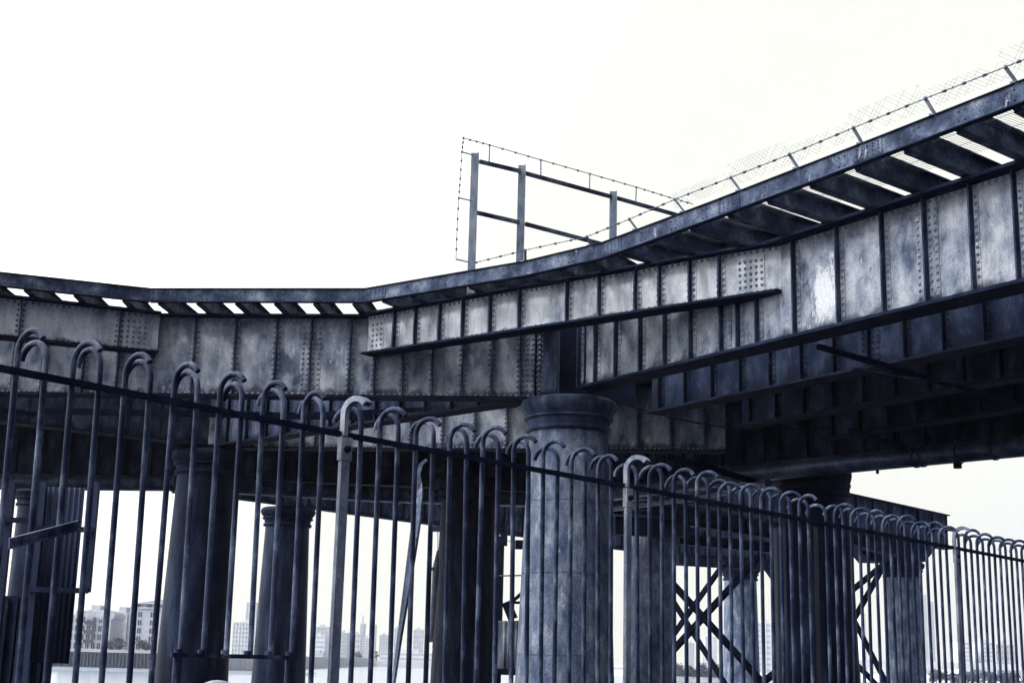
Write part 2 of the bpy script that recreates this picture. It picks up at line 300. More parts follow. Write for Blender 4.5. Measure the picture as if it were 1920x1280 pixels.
def girder(name, label, p0, p1, zb, zt, webm, spacing=.78, first=.4, group=None, doubles=(), fw=.23, rivets=True, ft=.04, splices=(), at=None, flm=None, cat='girder'):
    """Riveted plate girder; the detailed face looks at the camera side."""
    p0, p1 = flat(p0), flat(p1); u = (p1-p0).normalized(); Ln = (p1-p0).length
    n = Vector((u.y, -u.x, 0))
    if n.dot(-(p0+p1)) < 0: n = -n
    flm = flm or M_FL
    mid = (p0+p1)/2; r = thing(name, (mid.x, mid.y, zb), label, cat, group)
    Z = Vector((0, 0, 1)); h = zt-zb
    b_ = MB(); b_.obox(p0-n*.011+Z*(zb+ft), u*Ln, n*.021, Z*(h-2*ft))
    # flange angles on the web face, with rivet rows
    for z, s_ in ((zb+ft, 1), (zt-ft-.09, 1)):
        b_.obox(p0+n*.0105+Z*z, u*Ln, n*.012, Z*.09)
        if rivets:
            t = .05
            while t < Ln: b_.rivet(p0+u*t+n*.0225+Z*(z+.045), n); t += .115
    b_.build('web', webm, r)
    for nm, z in (('bottom_flange', zb), ('top_flange', zt-ft)):
        b_ = MB(); b_.obox(p0-n*fw+Z*z, u*Ln, n*2*fw, Z*ft)
        b_.obox(p0+n*.0235+Z*(z+ft+.001 if z == zb else z-.013), u*Ln, n*.09, Z*.012)
        if rivets and nm == 'bottom_flange':
            t = .08
            while t < Ln: b_.rivet(p0+u*t+n*(fw-.06)+Z*(z+ft), Z, .018); t += .13
        b_.build(nm, flm, r)
    key = (round(h, 2), webm.name, rivets)
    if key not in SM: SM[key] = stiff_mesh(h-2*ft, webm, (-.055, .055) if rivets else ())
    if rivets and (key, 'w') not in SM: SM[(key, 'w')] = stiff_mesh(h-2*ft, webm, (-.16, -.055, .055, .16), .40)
    ang = math.atan2(u.y, u.x)
    flip = Vector((-u.y, u.x, 0)).dot(n) < 0      # local +y should be n
    if at:
        for (px, wide) in at:
            t = t_on(p0, u, px, (zb+zt)/2); o = bpy.data.objects.new('stiffener', SM[(key, 'w')] if wide else SM[key]); C.objects.link(o); o.parent = r
            o.rotation_euler = (0, 0, ang+(math.pi if flip else 0)); o.location = p0+u*t+Z*(zb+ft)-r.location
        first = 1e9
    t = first; k = 0
    while t < Ln-.08 and k < 98:
        me = SM[(key, 'w')] if (k in doubles and rivets) else SM[key]
        o = bpy.data.objects.new('stiffener', me); C.objects.link(o); o.parent = r
        if flip: o.rotation_euler = (0, 0, ang+math.pi)
        else: o.rotation_euler = (0, 0, ang)
        o.location = p0+u*t+Z*(zb+ft)-r.location
        t += spacing; k += 1
    for (t, wd) in splices:                        # riveted cover plates
        b_ = MB(); b_.obox(p0+u*t+n*.0105+Z*(zb+ft+.095), u*wd, n*.014, Z*(h-2*ft-.19))
        c_ = int(wd/.10)
        for i in range(c_):
            z = zb+ft+.15
            while z < zt-ft-.13: b_.rivet(p0+u*(t+wd*(i+.5)/c_)+n*.0245+Z*z, n); z += .105
        b_.build('splice_plate', webm, r)
    return r, p0, u, n, Ln
# front line
P = lambda x, y, H=HB: ath(x, y, H)
fa, fb = Vector((-14.6, 28.66, 0)), Vector((.95, 27.33, 0))
u_ = (fb-fa).normalized()
t443 = t_on(fa, u_, 441, 7.5); sp = (t_on(fa, u_, 978, 7.5)-t443)/7.0
f0 = t443 % sp
kd = int(round((t_on(fa, u_, 583, 7.5)-f0)/sp))
girder('plate_girder', 'long pale riveted girder running level across the middle, ending over the big near column', fa, fb, HB, HT, M_WEB, sp, f0, 'main riveted girders of the viaduct', at=[(30, 0), (85, 0), (160, 0), (225, 0), (285, 0), (365, 0), (441, 0), (518, 0), (583, 1), (657, 0), (704, 0), (757, 0), (812, 0), (868, 0), (923, 0), (976, 0)], splices=((t_on(fa, u_, 984, 7.5), .62),))
ra = Vector((1.42, 26.2, 0)); rb = Vector((8.9, 14.94, 0)); u_ = (rb-ra).normalized()
t1 = t_on(ra, u_, 1490, 7.4); t2 = t_on(ra, u_, 1823, 7.4); sp = (t2-t1)/4
kd = int(round((t_on(ra, u_, 1737, 7.4)-(t1 % sp))/sp))
girder('plate_girder', 'big riveted girder with streaked pale panels climbing out of the frame on the right', ra, rb, HB, HT, M_WEB, sp, t1 % sp, 'main riveted girders of the viaduct', at=[(1091, 0), (1122, 0), (1160, 0), (1206, 0), (1252, 0), (1300, 0), (1357, 1), (1388, 0), (1424, 0), (1494, 0), (1576, 0), (1661, 0), (1741, 1), (1828, 0), (1911, 0), (2005, 0), (2110, 1), (2225, 0), (2350, 0)], ft=.05, fw=.26)
# half-depth chord girders that cut the corners
girder('corner_girder', 'half-depth pale girder cutting the corner above the big near column', (-2.86, 27.47, 0), (4.3, 21.86, 0), HO, HT-.003, M_WEBO, .585, .62, 'half depth corner girders', ft=.04, fw=.2, at=[(743, 0), (783, 0), (828, 0), (872, 0), (923, 0), (978, 0), (1067, 0), (1127, 0), (1195, 0), (1240, 0), (1297, 0), (1352, 0)],
       splices=((.08, .34), (8.3, .5)))
girder('corner_girder', 'half-depth girder above the tall railings at the far left, with a riveted cover plate', (-13.5, 25.25, 0), (-7.13, 27.80, 0), HO, HT-.004, M_WEBO, 1.45, 1.35+.6, 'half depth corner girders', ft=.04, fw=.2, at=[(-60, 0), (38, 0), (223, 0)], splices=((6.2, .45),))
# inner girders
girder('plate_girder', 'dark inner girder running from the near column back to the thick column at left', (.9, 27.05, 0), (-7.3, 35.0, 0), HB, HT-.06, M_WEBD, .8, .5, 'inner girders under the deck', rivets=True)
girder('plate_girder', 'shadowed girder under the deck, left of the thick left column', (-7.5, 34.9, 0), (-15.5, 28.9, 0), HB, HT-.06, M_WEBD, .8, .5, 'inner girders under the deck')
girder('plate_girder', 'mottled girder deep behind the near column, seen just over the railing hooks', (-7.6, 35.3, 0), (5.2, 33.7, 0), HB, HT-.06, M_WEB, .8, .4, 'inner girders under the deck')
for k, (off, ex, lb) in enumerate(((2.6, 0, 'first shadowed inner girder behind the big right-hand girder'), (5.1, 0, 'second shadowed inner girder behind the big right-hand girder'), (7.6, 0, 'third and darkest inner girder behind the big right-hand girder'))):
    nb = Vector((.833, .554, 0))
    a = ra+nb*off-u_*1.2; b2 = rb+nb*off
    girder('plate_girder', lb, a, b2, HB, HT-.06, M_WEBD2 if k == 0 else M_SHADE, .8, .3, 'inner girders under the deck', doubles=(7,))
# back line over the big pipe
BK = [Vector((-19.5, 41.2, 0)), Vector((-8.5, 40.6, 0)), Vector((1.1, 42.2, 0)), Vector((3.3, 40.0, 0)), Vector((6.6, 34.9, 0)), Vector((11.4, 30.0, 0)), Vector((17.2, 24.4, 0))]
for i, lb in ((2, 'short dark back girder directly behind the capital of the near column'), (0, 'back girder over the pipe at the far left, between railing and sky'), (1, 'dark back girder over the pipe, left of the near column'), (3, 'dark back girder just right of the near column'), (4, 'dark back girder above the large pipe, right side'), (5, 'dark back girder above the large pipe at the right frame edge')):
    girder('plate_girder', lb, BK[i]+Vector((0, .35, 0)), BK[i+1]+Vector((0, .35, 0)), HB-.05, HT-.06, M_SHADE, .8, .3, 'back girders above the pipe', rivets=False)
mb = MB(); mb.prism([(.6, 27.75), (2.5, 27.95), (2.5, 28.0), (.6, 27.8)], HB+.05, HT+.02); mb.box(.9, 1.5, 27.4, 27.7, HB+.052, HB+.3); mb.box(.55, 1.65, 26.5, 27.4, HB-.16, HB-.004)
tag(mb.build('gap_backing', M_FL, loc=(1.5, 27.8, HB)), 'added black sheet standing for shade between the two main girders, with bearing block', 'backing')  # added sheet standing in for the shade that fills this gap
# cross bracing below deck
def strut(name, label, a, b_, w_, h_, m_, group, cat='brace'):
    a, b_ = Vector(a), Vector(b_); c_ = (a+b_)/2; mb = MB()
    mb.bar(a, b_, w_, .014); mb.bar(a+Vector((0, 0, -h_/2-.0075)), b_+Vector((0, 0, -h_/2-.0075)), .014, h_)
    o = mb.build(name, m_, loc=c_); return tag(o, label, cat, group)
strut('wind_brace', 'long diagonal angle brace under the deck below the big right girder', aty(1530, 645, 20.5), aty(1920, 757, 24.5), .10, .07, M_FL, 'diagonal braces under the deck')
strut('wind_brace', 'diagonal angle brace low under the deck, just over the big pipe', aty(1590, 803, 27.5), aty(1700, 836, 29.0), .16, .12, M_FL, 'diagonal braces under the deck')
strut('wind_brace', 'short diagonal brace beside the curved hooks, right of the near column', aty(1250, 850, 31.5), aty(1420, 900, 33.5), .16, .12, M_FL, 'diagonal braces under the deck')
for (x0, y0, Y0, x1, y1, Y1, w_, h_, lb) in ((82, 766, 29.5, 700, 778, 29.6, .22, .13, 'long dark angle just below the level middle girder, behind the hooks'), (-30, 762, 29.0, 72, 775, 29.2, .3, .1, 'short dark angle under the girder at the far left'), (560, 775, 30.5, 970, 757, 29.0, .12, .08, 'thin angle rising toward the near column capital from the left')):
    a, b_ = aty(x0, y0, Y0), aty(x1, y1, Y1); mb = MB(); mb.bar(a, b_, w_, .014); mb.bar(a+Vector((0, -w_/2+.008, -h_/2-.0075)), b_+Vector((0, -w_/2+.008, -h_/2-.0075)), .014, h_)
    L_ = (b_-a).length; t = .1
    while t < L_: mb.rivet(a+(b_-a)*t/L_+Vector((0, -w_/2+.0005, -h_/2)), (0, -1, 0), .022); t += .16
    tag(mb.build('bottom_angle', M_FL, loc=(a+b_)/2), lb, 'angle iron', 'angles under the girders')
# cables sagging under the deck
for (x0, y0, Y0, x1, y1, Y1, sag, lb) in ((1180, 760, 29, 1560, 800, 29.5, .25, 'sagging cable under the deck right of the near column'), (470, 850, 37, 880, 862, 38, .3, 'sagging cable under the deck between the two dark columns'), (1600, 690, 23, 1960, 700, 22, .18, 'cable drooping below the second girder at right')):
    a, b_ = aty(x0, y0, Y0), aty(x1, y1, Y1); mb = MB()
    mb.tube([a+(b_-a)*k/12-Vector((0, 0, sag*math.sin(math.pi*k/12))) for k in range(13)], .018, 6)
    tag(mb.build('cable', M_FL, loc=a), lb, 'cable')
# deck plates
g = MB(); g.prism([(-19.5, 34.6), (-1, 34.6), (1.5, 31.5), (3.9, 28.0), (11.2, 16.9), (17.5, 24.6), (11.6, 30.3), (6.9, 35.2), (3.6, 40.3), (1.2, 42.5), (-19.5, 41.6)], HT-.055, HT-.004)
for k in range(26):
    x = -19+k*.8; g.box(x, x+.12, 34.8 if x < -1.2 else 33.2, 40.2, HT-.26, HT-.056)
tag(g.build('deck_plate', M_DECK, loc=(0, 34, HT-.03)), 'dark deck of cross beams and plates over the girders', 'deck')
# footway edge beam: polyline in plan, found at its true height
chp = [Vector((-13.4, 24.6, 0)), Vector((-7.12, 26.89, 0)), Vector((-2.86, 26.48, 0)), Vector((.2, 24.28, 0)), Vector((1.5, 23.02, 0)), Vector((3.09, 20.61, 0)), Vector((4.6, 18.22, 0)), Vector((6.6, 15.0, 0))]
lbs = ['edge beam of the footway over the left railings', 'level edge beam of the footway in the middle', 'edge beam of the footway rising over the corner girder', 'edge beam of the footway carrying the barbed wire, at right']
segs = [(0, 1), (1, 2), (2, 4), (4, 7)]
EB = []; BEAM = 1.9
def clip_hit(p, d, lines):
    best = None
    for (a, b_) in lines:
        e = b_-a; den = d.x*e.y-d.y*e.x
        if abs(den) < 1e-6: continue
        t = ((a.x-p.x)*e.y-(a.y-p.y)*e.x)/den; s_ = ((a.x-p.x)*d.y-(a.y-p.y)*d.x)/den
        if t > .15 and -.05 <= s_ <= 1.05 and (best is None or t < best): best = t
    return best
front_lines = [(Vector((-13.5, 25.25, 0)), Vector((-7.0, 27.85, 0))), (Vector((-7.2, 28.03, 0)), Vector((-2.7, 27.65, 0))), (Vector((-2.86, 27.47, 0)), Vector((4.3, 21.86, 0))), (Vector((3.9, 22.5, 0)), rb)]
for si, (i0, i1) in enumerate(segs):
    pts = chp[i0:i1+1]; mid = (pts[0]+pts[-1])/2
    r = thing('footway_edge_beam', (mid.x, mid.y, HT), lbs[si], 'edge beam', 'footway edge beams')
    web = MB(); tf = MB(); bf = MB()
    for j in range(len(pts)-1):
        a, b_ = pts[j], pts[j+1]; u = (b_-a).normalized(); Ln = (b_-a).length; n = Vector((u.y, -u.x, 0))
        if n.dot(-a) < 0: n = -n
        Z = Vector((0, 0, 1))
        web.obox(a-n*.012+Z*(HT+.012), u*Ln, n*.02, Z*.245)
        tf.obox(a-n*.09+Z*(HT+.258), u*Ln, n*.13, Z*.014); bf.obox(a-n*.09+Z*(HT-.003), u*Ln, n*.105, Z*.0145)
        t = .3
        while t < Ln:
            for dx in (0, .1):
                for dz in (.06, .19): web.rivet(a+u*min(t+dx, Ln)+n*.008+Z*(HT+dz), n, .018)
            t += .75
        if j == 0 or i0 == 4:                      # jointed cover plate
            web.obox(a+u*.02+n*.0085+Z*(HT+.03), u*.5, n*.01, Z*.2)
            for q in range(5):
                for dz in (.06, .115, .17, .21): web.rivet(a+u*(.06+q*.1)+n*.0185+Z*(HT+dz), n, .017)
    web.build('web', M_CH, r); tf.build('top_flange', M_FL, r); bf.build('bottom_flange', M_FL, r)
    # brackets
    for j in range(len(pts)-1):
        a, b_ = pts[j], pts[j+1]; u = (b_-a).normalized(); Ln = (b_-a).length; n = Vector((u.y, -u.x, 0))
        if n.dot(-a) < 0: n = -n
        d = {0: Vector((-.03, 1, 0)), 1: Vector((.085, .996, 0)), 2: Vector((.5, .866, 0)), 3: Vector((.767, .64, 0))}[si]
        t = {0: .66, 1: .16, 2: .35, 3: .36}[si] if j == 0 else t-prevL
        sp_ = {0: .92, 1: .78, 2: .70, 3: .88}[si]
        while t < Ln-.05:
            p = a+u*t; hit = clip_hit(p, d, front_lines)
            if hit and hit < 3.2:
                Z = Vector((0, 0, 1)); L_ = hit+BEAM; mb = MB()
                q0 = p+d*.02; q1 = p+d*L_; zb_ = HT+.006
                rise = (.10, .10, .16, .10)[si]
                prof = [(q0, .10), (q0+d*.10, .09), (q0+d*.20, .0), (q0+d*.75, 0), (q1, .0)]
                tops = [0, 0, 0, rise, rise]
                vs = []
                for s_ in (-.007, .007):
                    for (q, z) in prof: vs.append(q+u*s_+Z*(zb_+.012+z))
                    for (q, z), tp_ in list(zip(prof, tops))[::-1]: vs.append(q+u*s_+Z*(HC-.036+tp_))
                nn = len(prof)*2
                mb.add(vs, [tuple(range(nn)), tuple(range(nn, 2*nn))[::-1]]+[(k, nn+k, nn+(k+1) % nn, (k+1) % nn) for k in range(nn)])
                mb.bar(prof[2][0]+Z*(zb_+.006), q1+Z*(zb_+.006), .16, .012); mb.bar(prof[0][0]+Z*(zb_+.10), prof[2][0]+Z*(zb_+.008), .12, .012)
                mb.bar(q0+Z*(HC-.030), prof[2][0]+Z*(HC-.030), .16, .012); mb.bar(prof[3][0]+Z*(HC-.030+rise), q1+Z*(HC-.030+rise), .2, .012)
                mb.build('bracket', M_CH, r)
            t += sp_
        prevL = Ln
    EB.append(r)
# barbed wire on short arms along the right edge beams
wp = [(893, 492), (985, 469), (1100, 444), (1180, 411), (1265, 374), (1370, 333), (1480, 290), (1600, 240), (1735, 185), (1885, 126), (1990, 84)]
arms = [(985, 483), (1110, 457), (1196, 428), (1285, 390), (1390, 352), (1498, 310), (1618, 262), (1755, 211), (1908, 150)]
def on_line_at_px(A, B, px, H):
    u = (B-A).normalized(); t = t_on(A, u, px, H); return A+u*t
def chan_at(px, H):
    for j in range(2, len(chp)-1):
        x1 = px_of((chp[j+1].x, chp[j+1].y, H))[0]
        if px <= x1 or j == len(chp)-2: return on_line_at_px(chp[j], chp[j+1], px, H)
r = thing('barbed_wire', (2.2, 22, HC), 'barbed wire strung on short leaning arms along the rising edge beam', 'barbed wire')
wpts = []
for (x, y) in wp:
    c_ = chan_at(x, HC); d = ray(x, y); t = (c_.y-.22)/d.y; wpts.append(Vector((d.x*t, d.y*t, CZ+d.z*t)))
mb = MB(); mb.tube(wpts, .007, 5)
for a, b_ in zip(wpts[:-1], wpts[1:]):
    Ln = (b_-a).length; k = max(1, int(Ln/.16)); dd = (b_-a).normalized()
    for i in range(k):
        p = a+(b_-a)*(i+.5)/k; v = Vector((random.uniform(-1, 1), random.uniform(-1, 1), random.uniform(-1, 1))).normalized()*.022
        mb.tube([p-v, p+v], .004, 4); mb.tube([p-dd*.008, p+dd*.008], .010, 5)
    for i in range(4):
        p = a+(b_-a)*(i)/4; mb.tube([p-dd*.022, p+dd*.022], .019, 6)
mb.build('wire', M_WIRE, r)
for i, (x, y) in enumerate(arms):
    c_ = chan_at(x, HC)+Vector((0, 0, HC)); tp = wpts[i+1]; mb = MB(); mb.bar(c_-Vector((0, 0, .02)), tp, .045, .02); mb.tube([tp-Vector((.02, 0, 0)), tp+Vector((.02, 0, 0))], .028, 6)
    mb.bar(c_+Vector((-.08, .03, 0.004)), c_+Vector((.1, -.06, .004)), .05, .02); mb.build('arm', M_GALV, r)
# leaning mesh above the edge
def mesh_panel(name, label, a, b_, up, step, rw, m_, parent=None, group=None, zig=True):
    """woven wire panel: two families of diagonal wires in the parallelogram a,b,up"""
    a, b_, up = Vector(a), Vector(b_), Vector(up); e = b_-a; Ln = e.length; H = up.length; mb = MB(); eu = e/Ln; uu = up/H
    nrm = eu.cross(uu)
    for sgn in (1, -1):
        t = -H
        while t < Ln+H:
            s0, s1 = (t, t+sgn*H); 
            # clip
            h0, h1 = 0.0, H
            if sgn == 1: lo = max(0, -t); hi = min(H, Ln-t)
            else: lo = max(0, t-Ln); hi = min(H, t)
            if hi-lo > .02 and random.random() > .3:
                p = a+eu*(t+sgn*lo)+uu*lo+nrm*.003*sgn; q = a+eu*(t+sgn*hi)+uu*hi+nrm*.003*sgn
                mb.tube([p, q], rw, 3, False)
            t += step
    return tag(mb.build(name, m_, loc=a), label, 'wire mesh', group)
for i in range(4, len(wpts)-1):
    a = wpts[i]-Vector((0, 0, .16)); b_ = wpts[i+1]-Vector((0, 0, .16))
    mesh_panel('wire_mesh', ['faint wire mesh panel over the edge beam where it meets the far frame', 'faint wire mesh panel over the edge beam, first stretch right of the frame', 'faint wire mesh panel over the edge beam, second stretch right of the frame', 'faint wire mesh panel over the edge beam, third stretch right of the frame', 'faint wire mesh panel over the edge beam, fourth stretch right of the frame', 'faint wire mesh panel over the edge beam at the right frame edge'][i-4], a, b_, Vector((-.04, .12, .30+.12*(i % 2))), .08, .0014, M_WIRE, group='mesh panels along the footway edge')
# walkway netting under foot at the right end
mb = MB(); a = chp[4]; b_ = chp[7]; u = (b_-a).normalized(); d = Vector((.84, .55, 0)); t = .5
while t < (b_-a).length:
    p = a+u*t+d*.1; mb.tube([(p.x, p.y, HC+.02), (p.x+d.x*1.5, p.y+d.y*1.5, HC+.02)], .0035, 3, False); t += .055
for q in (.4, .8, 1.2):
    mb.tube([(a.x+d.x*q, a.y+d.y*q, HC+.028), (b_.x+d.x*q, b_.y+d.y*q, HC+.028)], .004, 3, False)
tag(mb.build('walkway_mesh', M_MESH, loc=(4, 20, HC)), 'fine wire netting laid over the open brackets at right', 'wire mesh')
# end fence of steel posts and rails on the deck
r = thing('steel_fence_frame', (0, 27, HT), 'open frame of pale steel posts, rails and barbed wire standing on the deck', 'fence')
A0 = aty(890, 500, 26.0); dirp = None
def fp(px, py, Y): return aty(px, py, Y)
Ys = lambda px: 26.0/(1-(px-890)*(.098/375))
for (x, yt, yb) in ((891, 287, 520), (979, 310, 510), (1150, 359, 470)):
    Y = Ys(x); a = fp(x, yt, Y); b_ = fp(x, yt, Y).copy(); b_.z = HT-.1; mb = MB(); wv = .075
    mb.box(a.x-wv, a.x+wv, Y-.01, Y+.008, b_.z, a.z); mb.box(a.x-wv, a.x-wv+.02, Y+.0085, Y+.13, b_.z, a.z-.04); mb.box(a.x+wv-.016, a.x+wv, Y-.06, Y-.0105, b_.z, a.z)
    mb.build('post', M_GALV, r)
for (x0, y0, x1, y1) in ((899, 303, 975, 321), (985, 325, 1146, 369), (1155, 371, 1290, 409), (895, 399, 973, 417), (985, 420, 1130, 458)):
    mb = MB(); a, b_ = fp(x0, y0, Ys(x0)), fp(x1, y1, Ys(x1)); mb.bar(a, b_, .05, .075); mb.build('rail', M_WIRE if False else M_CH, r)
tw = [(869, 259), (918, 272), (1014, 300), (1106, 326), (1193, 351), (1255, 370), (1300, 383)]
mb = MB(); tp = [fp(x, y, Ys(x)) for x, y in tw]; mb.tube(tp, .009, 5)
for a, b_ in zip(tp[:-1], tp[1:]):
    for i in range(4):
        p = a+(b_-a)*i/4; mb.tube([p-Vector((.02, 0, .005)), p+Vector((.02, 0, -.005))], .022, 5)
sw = [(869, 259), (866, 285), (863, 335), (860, 372), (857, 430), (855, 486)]
tp2 = [fp(x, y, Ys(x)) for x, y in sw]; mb.tube(tp2, .006, 5)
for a, b_ in zip(tp2[:-1], tp2[1:]):
    for i in range(3):
        p = a+(b_-a)*i/3; mb.tube([p-Vector((0, 0, .02)), p+Vector((0, 0, .02))], .018, 5)
mb.build('wire', M_WIRE, r)
for (x0, y0, x1, y1) in ((918, 272, 917, 305), (1014, 300, 1014, 329), (1106, 326, 1105, 355), (1193, 351, 1192, 378), (866, 285, 887, 291), (860, 371, 886, 377), (855, 486, 881, 492)):
    mb = MB(); mb.tube([fp(x0, y0, Ys(x0)), fp(x1, y1, Ys(x1))], .014, 5); mb.build('stay', M_GALV, r)

# ---------------------------------------------------------------- columns
def column(label, px, py, Y, wtop, wbot, zc=None, m_=M_COL, base=-4.9, capm=None, flare=1.0, group='cast columns of the viaduct'):
    p = aty(px, py, Y); zc = p.z if zc is None else zc; c_ = (p.x, Y)
    r = thing('iron_column', (c_[0], c_[1], base), label, 'column', group)
    R = wtop/2; Rb = wbot/2
    prof = []; H = zc-1.15*R*.75-base; k = 0
    zt_ = zc-.85*R
    nseg = 8
    prof.append((Rb, base))
    mb = MB(); za = base
    joints = [base+(zt_-base)*(j+random.uniform(-.12, .12))/nseg for j in range(1, nseg)]+[zt_]
    for j, z in enumerate(joints):
        f0_, f1_ = (za-base)/(zt_-base), (z-base)/(zt_-base); k_ = random.uniform(-.003, .003)
        mb.lathe(c_, [(Rb+(R-Rb)*f0_+k_, za), (Rb+(R-Rb)*f1_+k_, z-.012)], 48)
        mb.lathe(c_, [(Rb+(R-Rb)*f1_-.02, z-.03), (Rb+(R-Rb)*f1_-.02, z+.02)], 48)
        za = z
    mb.build('shaft', m_, r)
    mb = MB(); q = lambda a, b_: (R*a, zt_+R*b_)
    F_ = lambda a, b_: q(1+(a-1)*flare, b_)
    mb.lathe(c_, [F_(1.02, -.02), F_(1.09, -.01), F_(1.10, .10), F_(1.05, .105)], 48); mb.lathe(c_, [F_(1.03, .104), F_(1.07, .30)], 48)
    mb.lathe(c_, [F_(1.06, .301), F_(1.14, .305), F_(1.16, .37), F_(1.08, .375)], 48)
    mb.lathe(c_, [F_(1.08, .376), F_(1.13, .44), F_(1.21, .54), F_(1.25, .62), F_(1.25, .70), F_(1.21, .78), F_(1.12, .83), F_(.6, .848)], 48)
    mb.build('capital', capm or M_FL, r)
    return r
column('big pale near column in the middle that carries the girder corner', 1067, 751, 26.95, 1.50, 2.3, capm=M_COLM)
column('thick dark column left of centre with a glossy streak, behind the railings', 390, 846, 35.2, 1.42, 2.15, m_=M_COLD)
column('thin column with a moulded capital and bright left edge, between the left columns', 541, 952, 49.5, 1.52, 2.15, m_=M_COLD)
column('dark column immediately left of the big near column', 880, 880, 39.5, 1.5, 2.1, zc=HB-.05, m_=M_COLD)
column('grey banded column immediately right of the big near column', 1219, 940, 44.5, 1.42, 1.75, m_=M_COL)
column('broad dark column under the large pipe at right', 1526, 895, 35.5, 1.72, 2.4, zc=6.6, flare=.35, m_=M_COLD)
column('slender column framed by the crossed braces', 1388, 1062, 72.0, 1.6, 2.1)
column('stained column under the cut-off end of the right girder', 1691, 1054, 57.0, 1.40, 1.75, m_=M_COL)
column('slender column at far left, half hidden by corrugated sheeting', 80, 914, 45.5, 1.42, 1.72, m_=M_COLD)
# shorter flat-faced pile in front of the broad column
a = aty(1462, 985, 30.0); b_ = aty(1537, 985, 30.0); mb = MB()
mb.prism([(a.x, 30.35), (a.x+.12, 30.0), (b_.x-.16, 29.9), (b_.x, 30.2), (b_.x, 30.9), (a.x, 30.9)], 0, a.z)
for k in range(5): mb.box(a.x+.02+k*.03, b_.x-.03, 29.885, 30.3, .6+k*.95, .63+k*.95) if False else None
tag(mb.build('concrete_pile', M_COLD, loc=((a.x+b_.x)/2, 30.4, 0)), 'squat chamfered pile standing in front of the broad dark column', 'pile')

# ---------------------------------------------------------------- pipes
def pipe(label, pts, r_, rings, m_=M_PIPE, group='pipes slung under the deck'):
    mid = sum(pts, Vector())/len(pts); r = thing('pipe', mid, label, 'pipe', group)
    mb = MB(); mb.tube(pts, r_, 20); mb.build('pipe_run', m_, r)
    for (a, b_, w_, k) in rings:
        d = (b_-a).normalized(); mb = MB(); mb.tube([a-d*w_/2, a+d*w_/2], r_*k, 20); mb.build('collar', m_, r)
    return r
PP = [ath(x, y, 6.35) for x, y in ((-60, 903), (350, 906), (700, 926), (990, 936), (1140, 925), (1432, 884), (1920, 836), (2050, 823))]
def ppx(px):
    for a, b_ in zip(PP[:-1], PP[1:]):
        if px_of(a)[0] <= px <= px_of(b_)[0]:
            t = (px-px_of(a)[0])/(px_of(b_)[0]-px_of(a)[0]); return (a+(b_-a)*t, b_, )
rg = []
for x, w_, k in ((1368, .35, 1.28), (1735, .05, 1.12), (1747, .05, 1.12), (1811, .05, 1.14), (1872, .05, 1.1), (330, .12, 1.3), (745, .12, 1.2)):
    a, b_ = ppx(x); rg.append((a, b_, w_, k))
pipe('large pipe slung under the back edge of the deck, with collars', PP, .225, rg)
pipe('thinner pipe running under the deck right of the near column', [ath(1140, 953, 5.9), ath(1300, 932, 5.9), ath(1440, 905, 5.9)], .1, [])
for (x, y) in ((1808, 868), (1663, 889)):
    a, _ = ppx(x); mb = MB(); mb.tube([a-Vector((0, 0, .1)), a-Vector((0, 0, .34 if x > 1700 else .30))], .09 if x > 1700 else .035, 10)
    tag(mb.build('pipe_fitting', M_FL, loc=a-Vector((0, 0, .3))), 'round drain stub hanging below the large pipe' if x > 1700 else 'small peg hanging below the large pipe', 'pipe fitting')
# ---------------------------------------------------------------- far spans
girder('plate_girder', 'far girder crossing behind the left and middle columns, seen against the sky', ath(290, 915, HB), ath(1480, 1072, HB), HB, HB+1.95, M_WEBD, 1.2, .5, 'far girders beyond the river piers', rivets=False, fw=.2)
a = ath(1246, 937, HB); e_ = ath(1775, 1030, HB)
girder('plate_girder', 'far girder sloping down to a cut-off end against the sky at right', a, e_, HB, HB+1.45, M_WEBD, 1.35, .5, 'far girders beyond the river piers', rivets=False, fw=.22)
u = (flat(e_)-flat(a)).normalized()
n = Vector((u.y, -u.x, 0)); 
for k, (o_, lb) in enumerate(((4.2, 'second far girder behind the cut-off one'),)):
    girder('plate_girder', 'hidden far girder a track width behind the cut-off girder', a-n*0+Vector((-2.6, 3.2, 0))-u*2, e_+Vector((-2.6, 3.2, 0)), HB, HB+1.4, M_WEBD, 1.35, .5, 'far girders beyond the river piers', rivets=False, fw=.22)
    mb = MB()
    q0, q1 = flat(a), flat(e_)-u*.3; mb.prism([tuple(q0[:2]), tuple(q1[:2]), (q1.x-2.6, q1.y+3.2), (q0.x-2.6, q0.y+3.2)], HB+.6, HB+.7)
    tag(mb.build('deck_plate', M_DECK, loc=(q0+q1)/2+Vector((0, 0, HB))), 'thin dark deck between the two cut-off far girders', 'deck')
# cross-head under the cut-off girder end
pc = aty(1689, 1054, 57.0); mb = MB()
zc = pc.z; mb.add([(pc.x-1.5, 56.2, zc+.0), (pc.x+.75, 56.2, zc+.0), (pc.x+1.2, 56.2, HB-.25), (pc.x+1.2, 56.2, HB), (pc.x-1.9, 56.2, HB), (pc.x-1.9, 56.2, HB-.3)]+[(pc.x-1.5, 57.8, zc+.0), (pc.x+.75, 57.8, zc+.0), (pc.x+1.2, 57.8, HB-.25), (pc.x+1.2, 57.8, HB), (pc.x-1.9, 57.8, HB), (pc.x-1.9, 57.8, HB-.3)],
       [(0, 1, 2, 3, 4, 5), (11, 10, 9, 8, 7, 6)]+[(k, 6+k, 6+(k+1) % 6, (k+1) % 6) for k in range(6)])
tag(mb.build('bearing_block', M_FL, loc=(pc.x, 57, zc)), 'dark tapered bearing block between the stained column and the cut-off girder', 'bearing block')
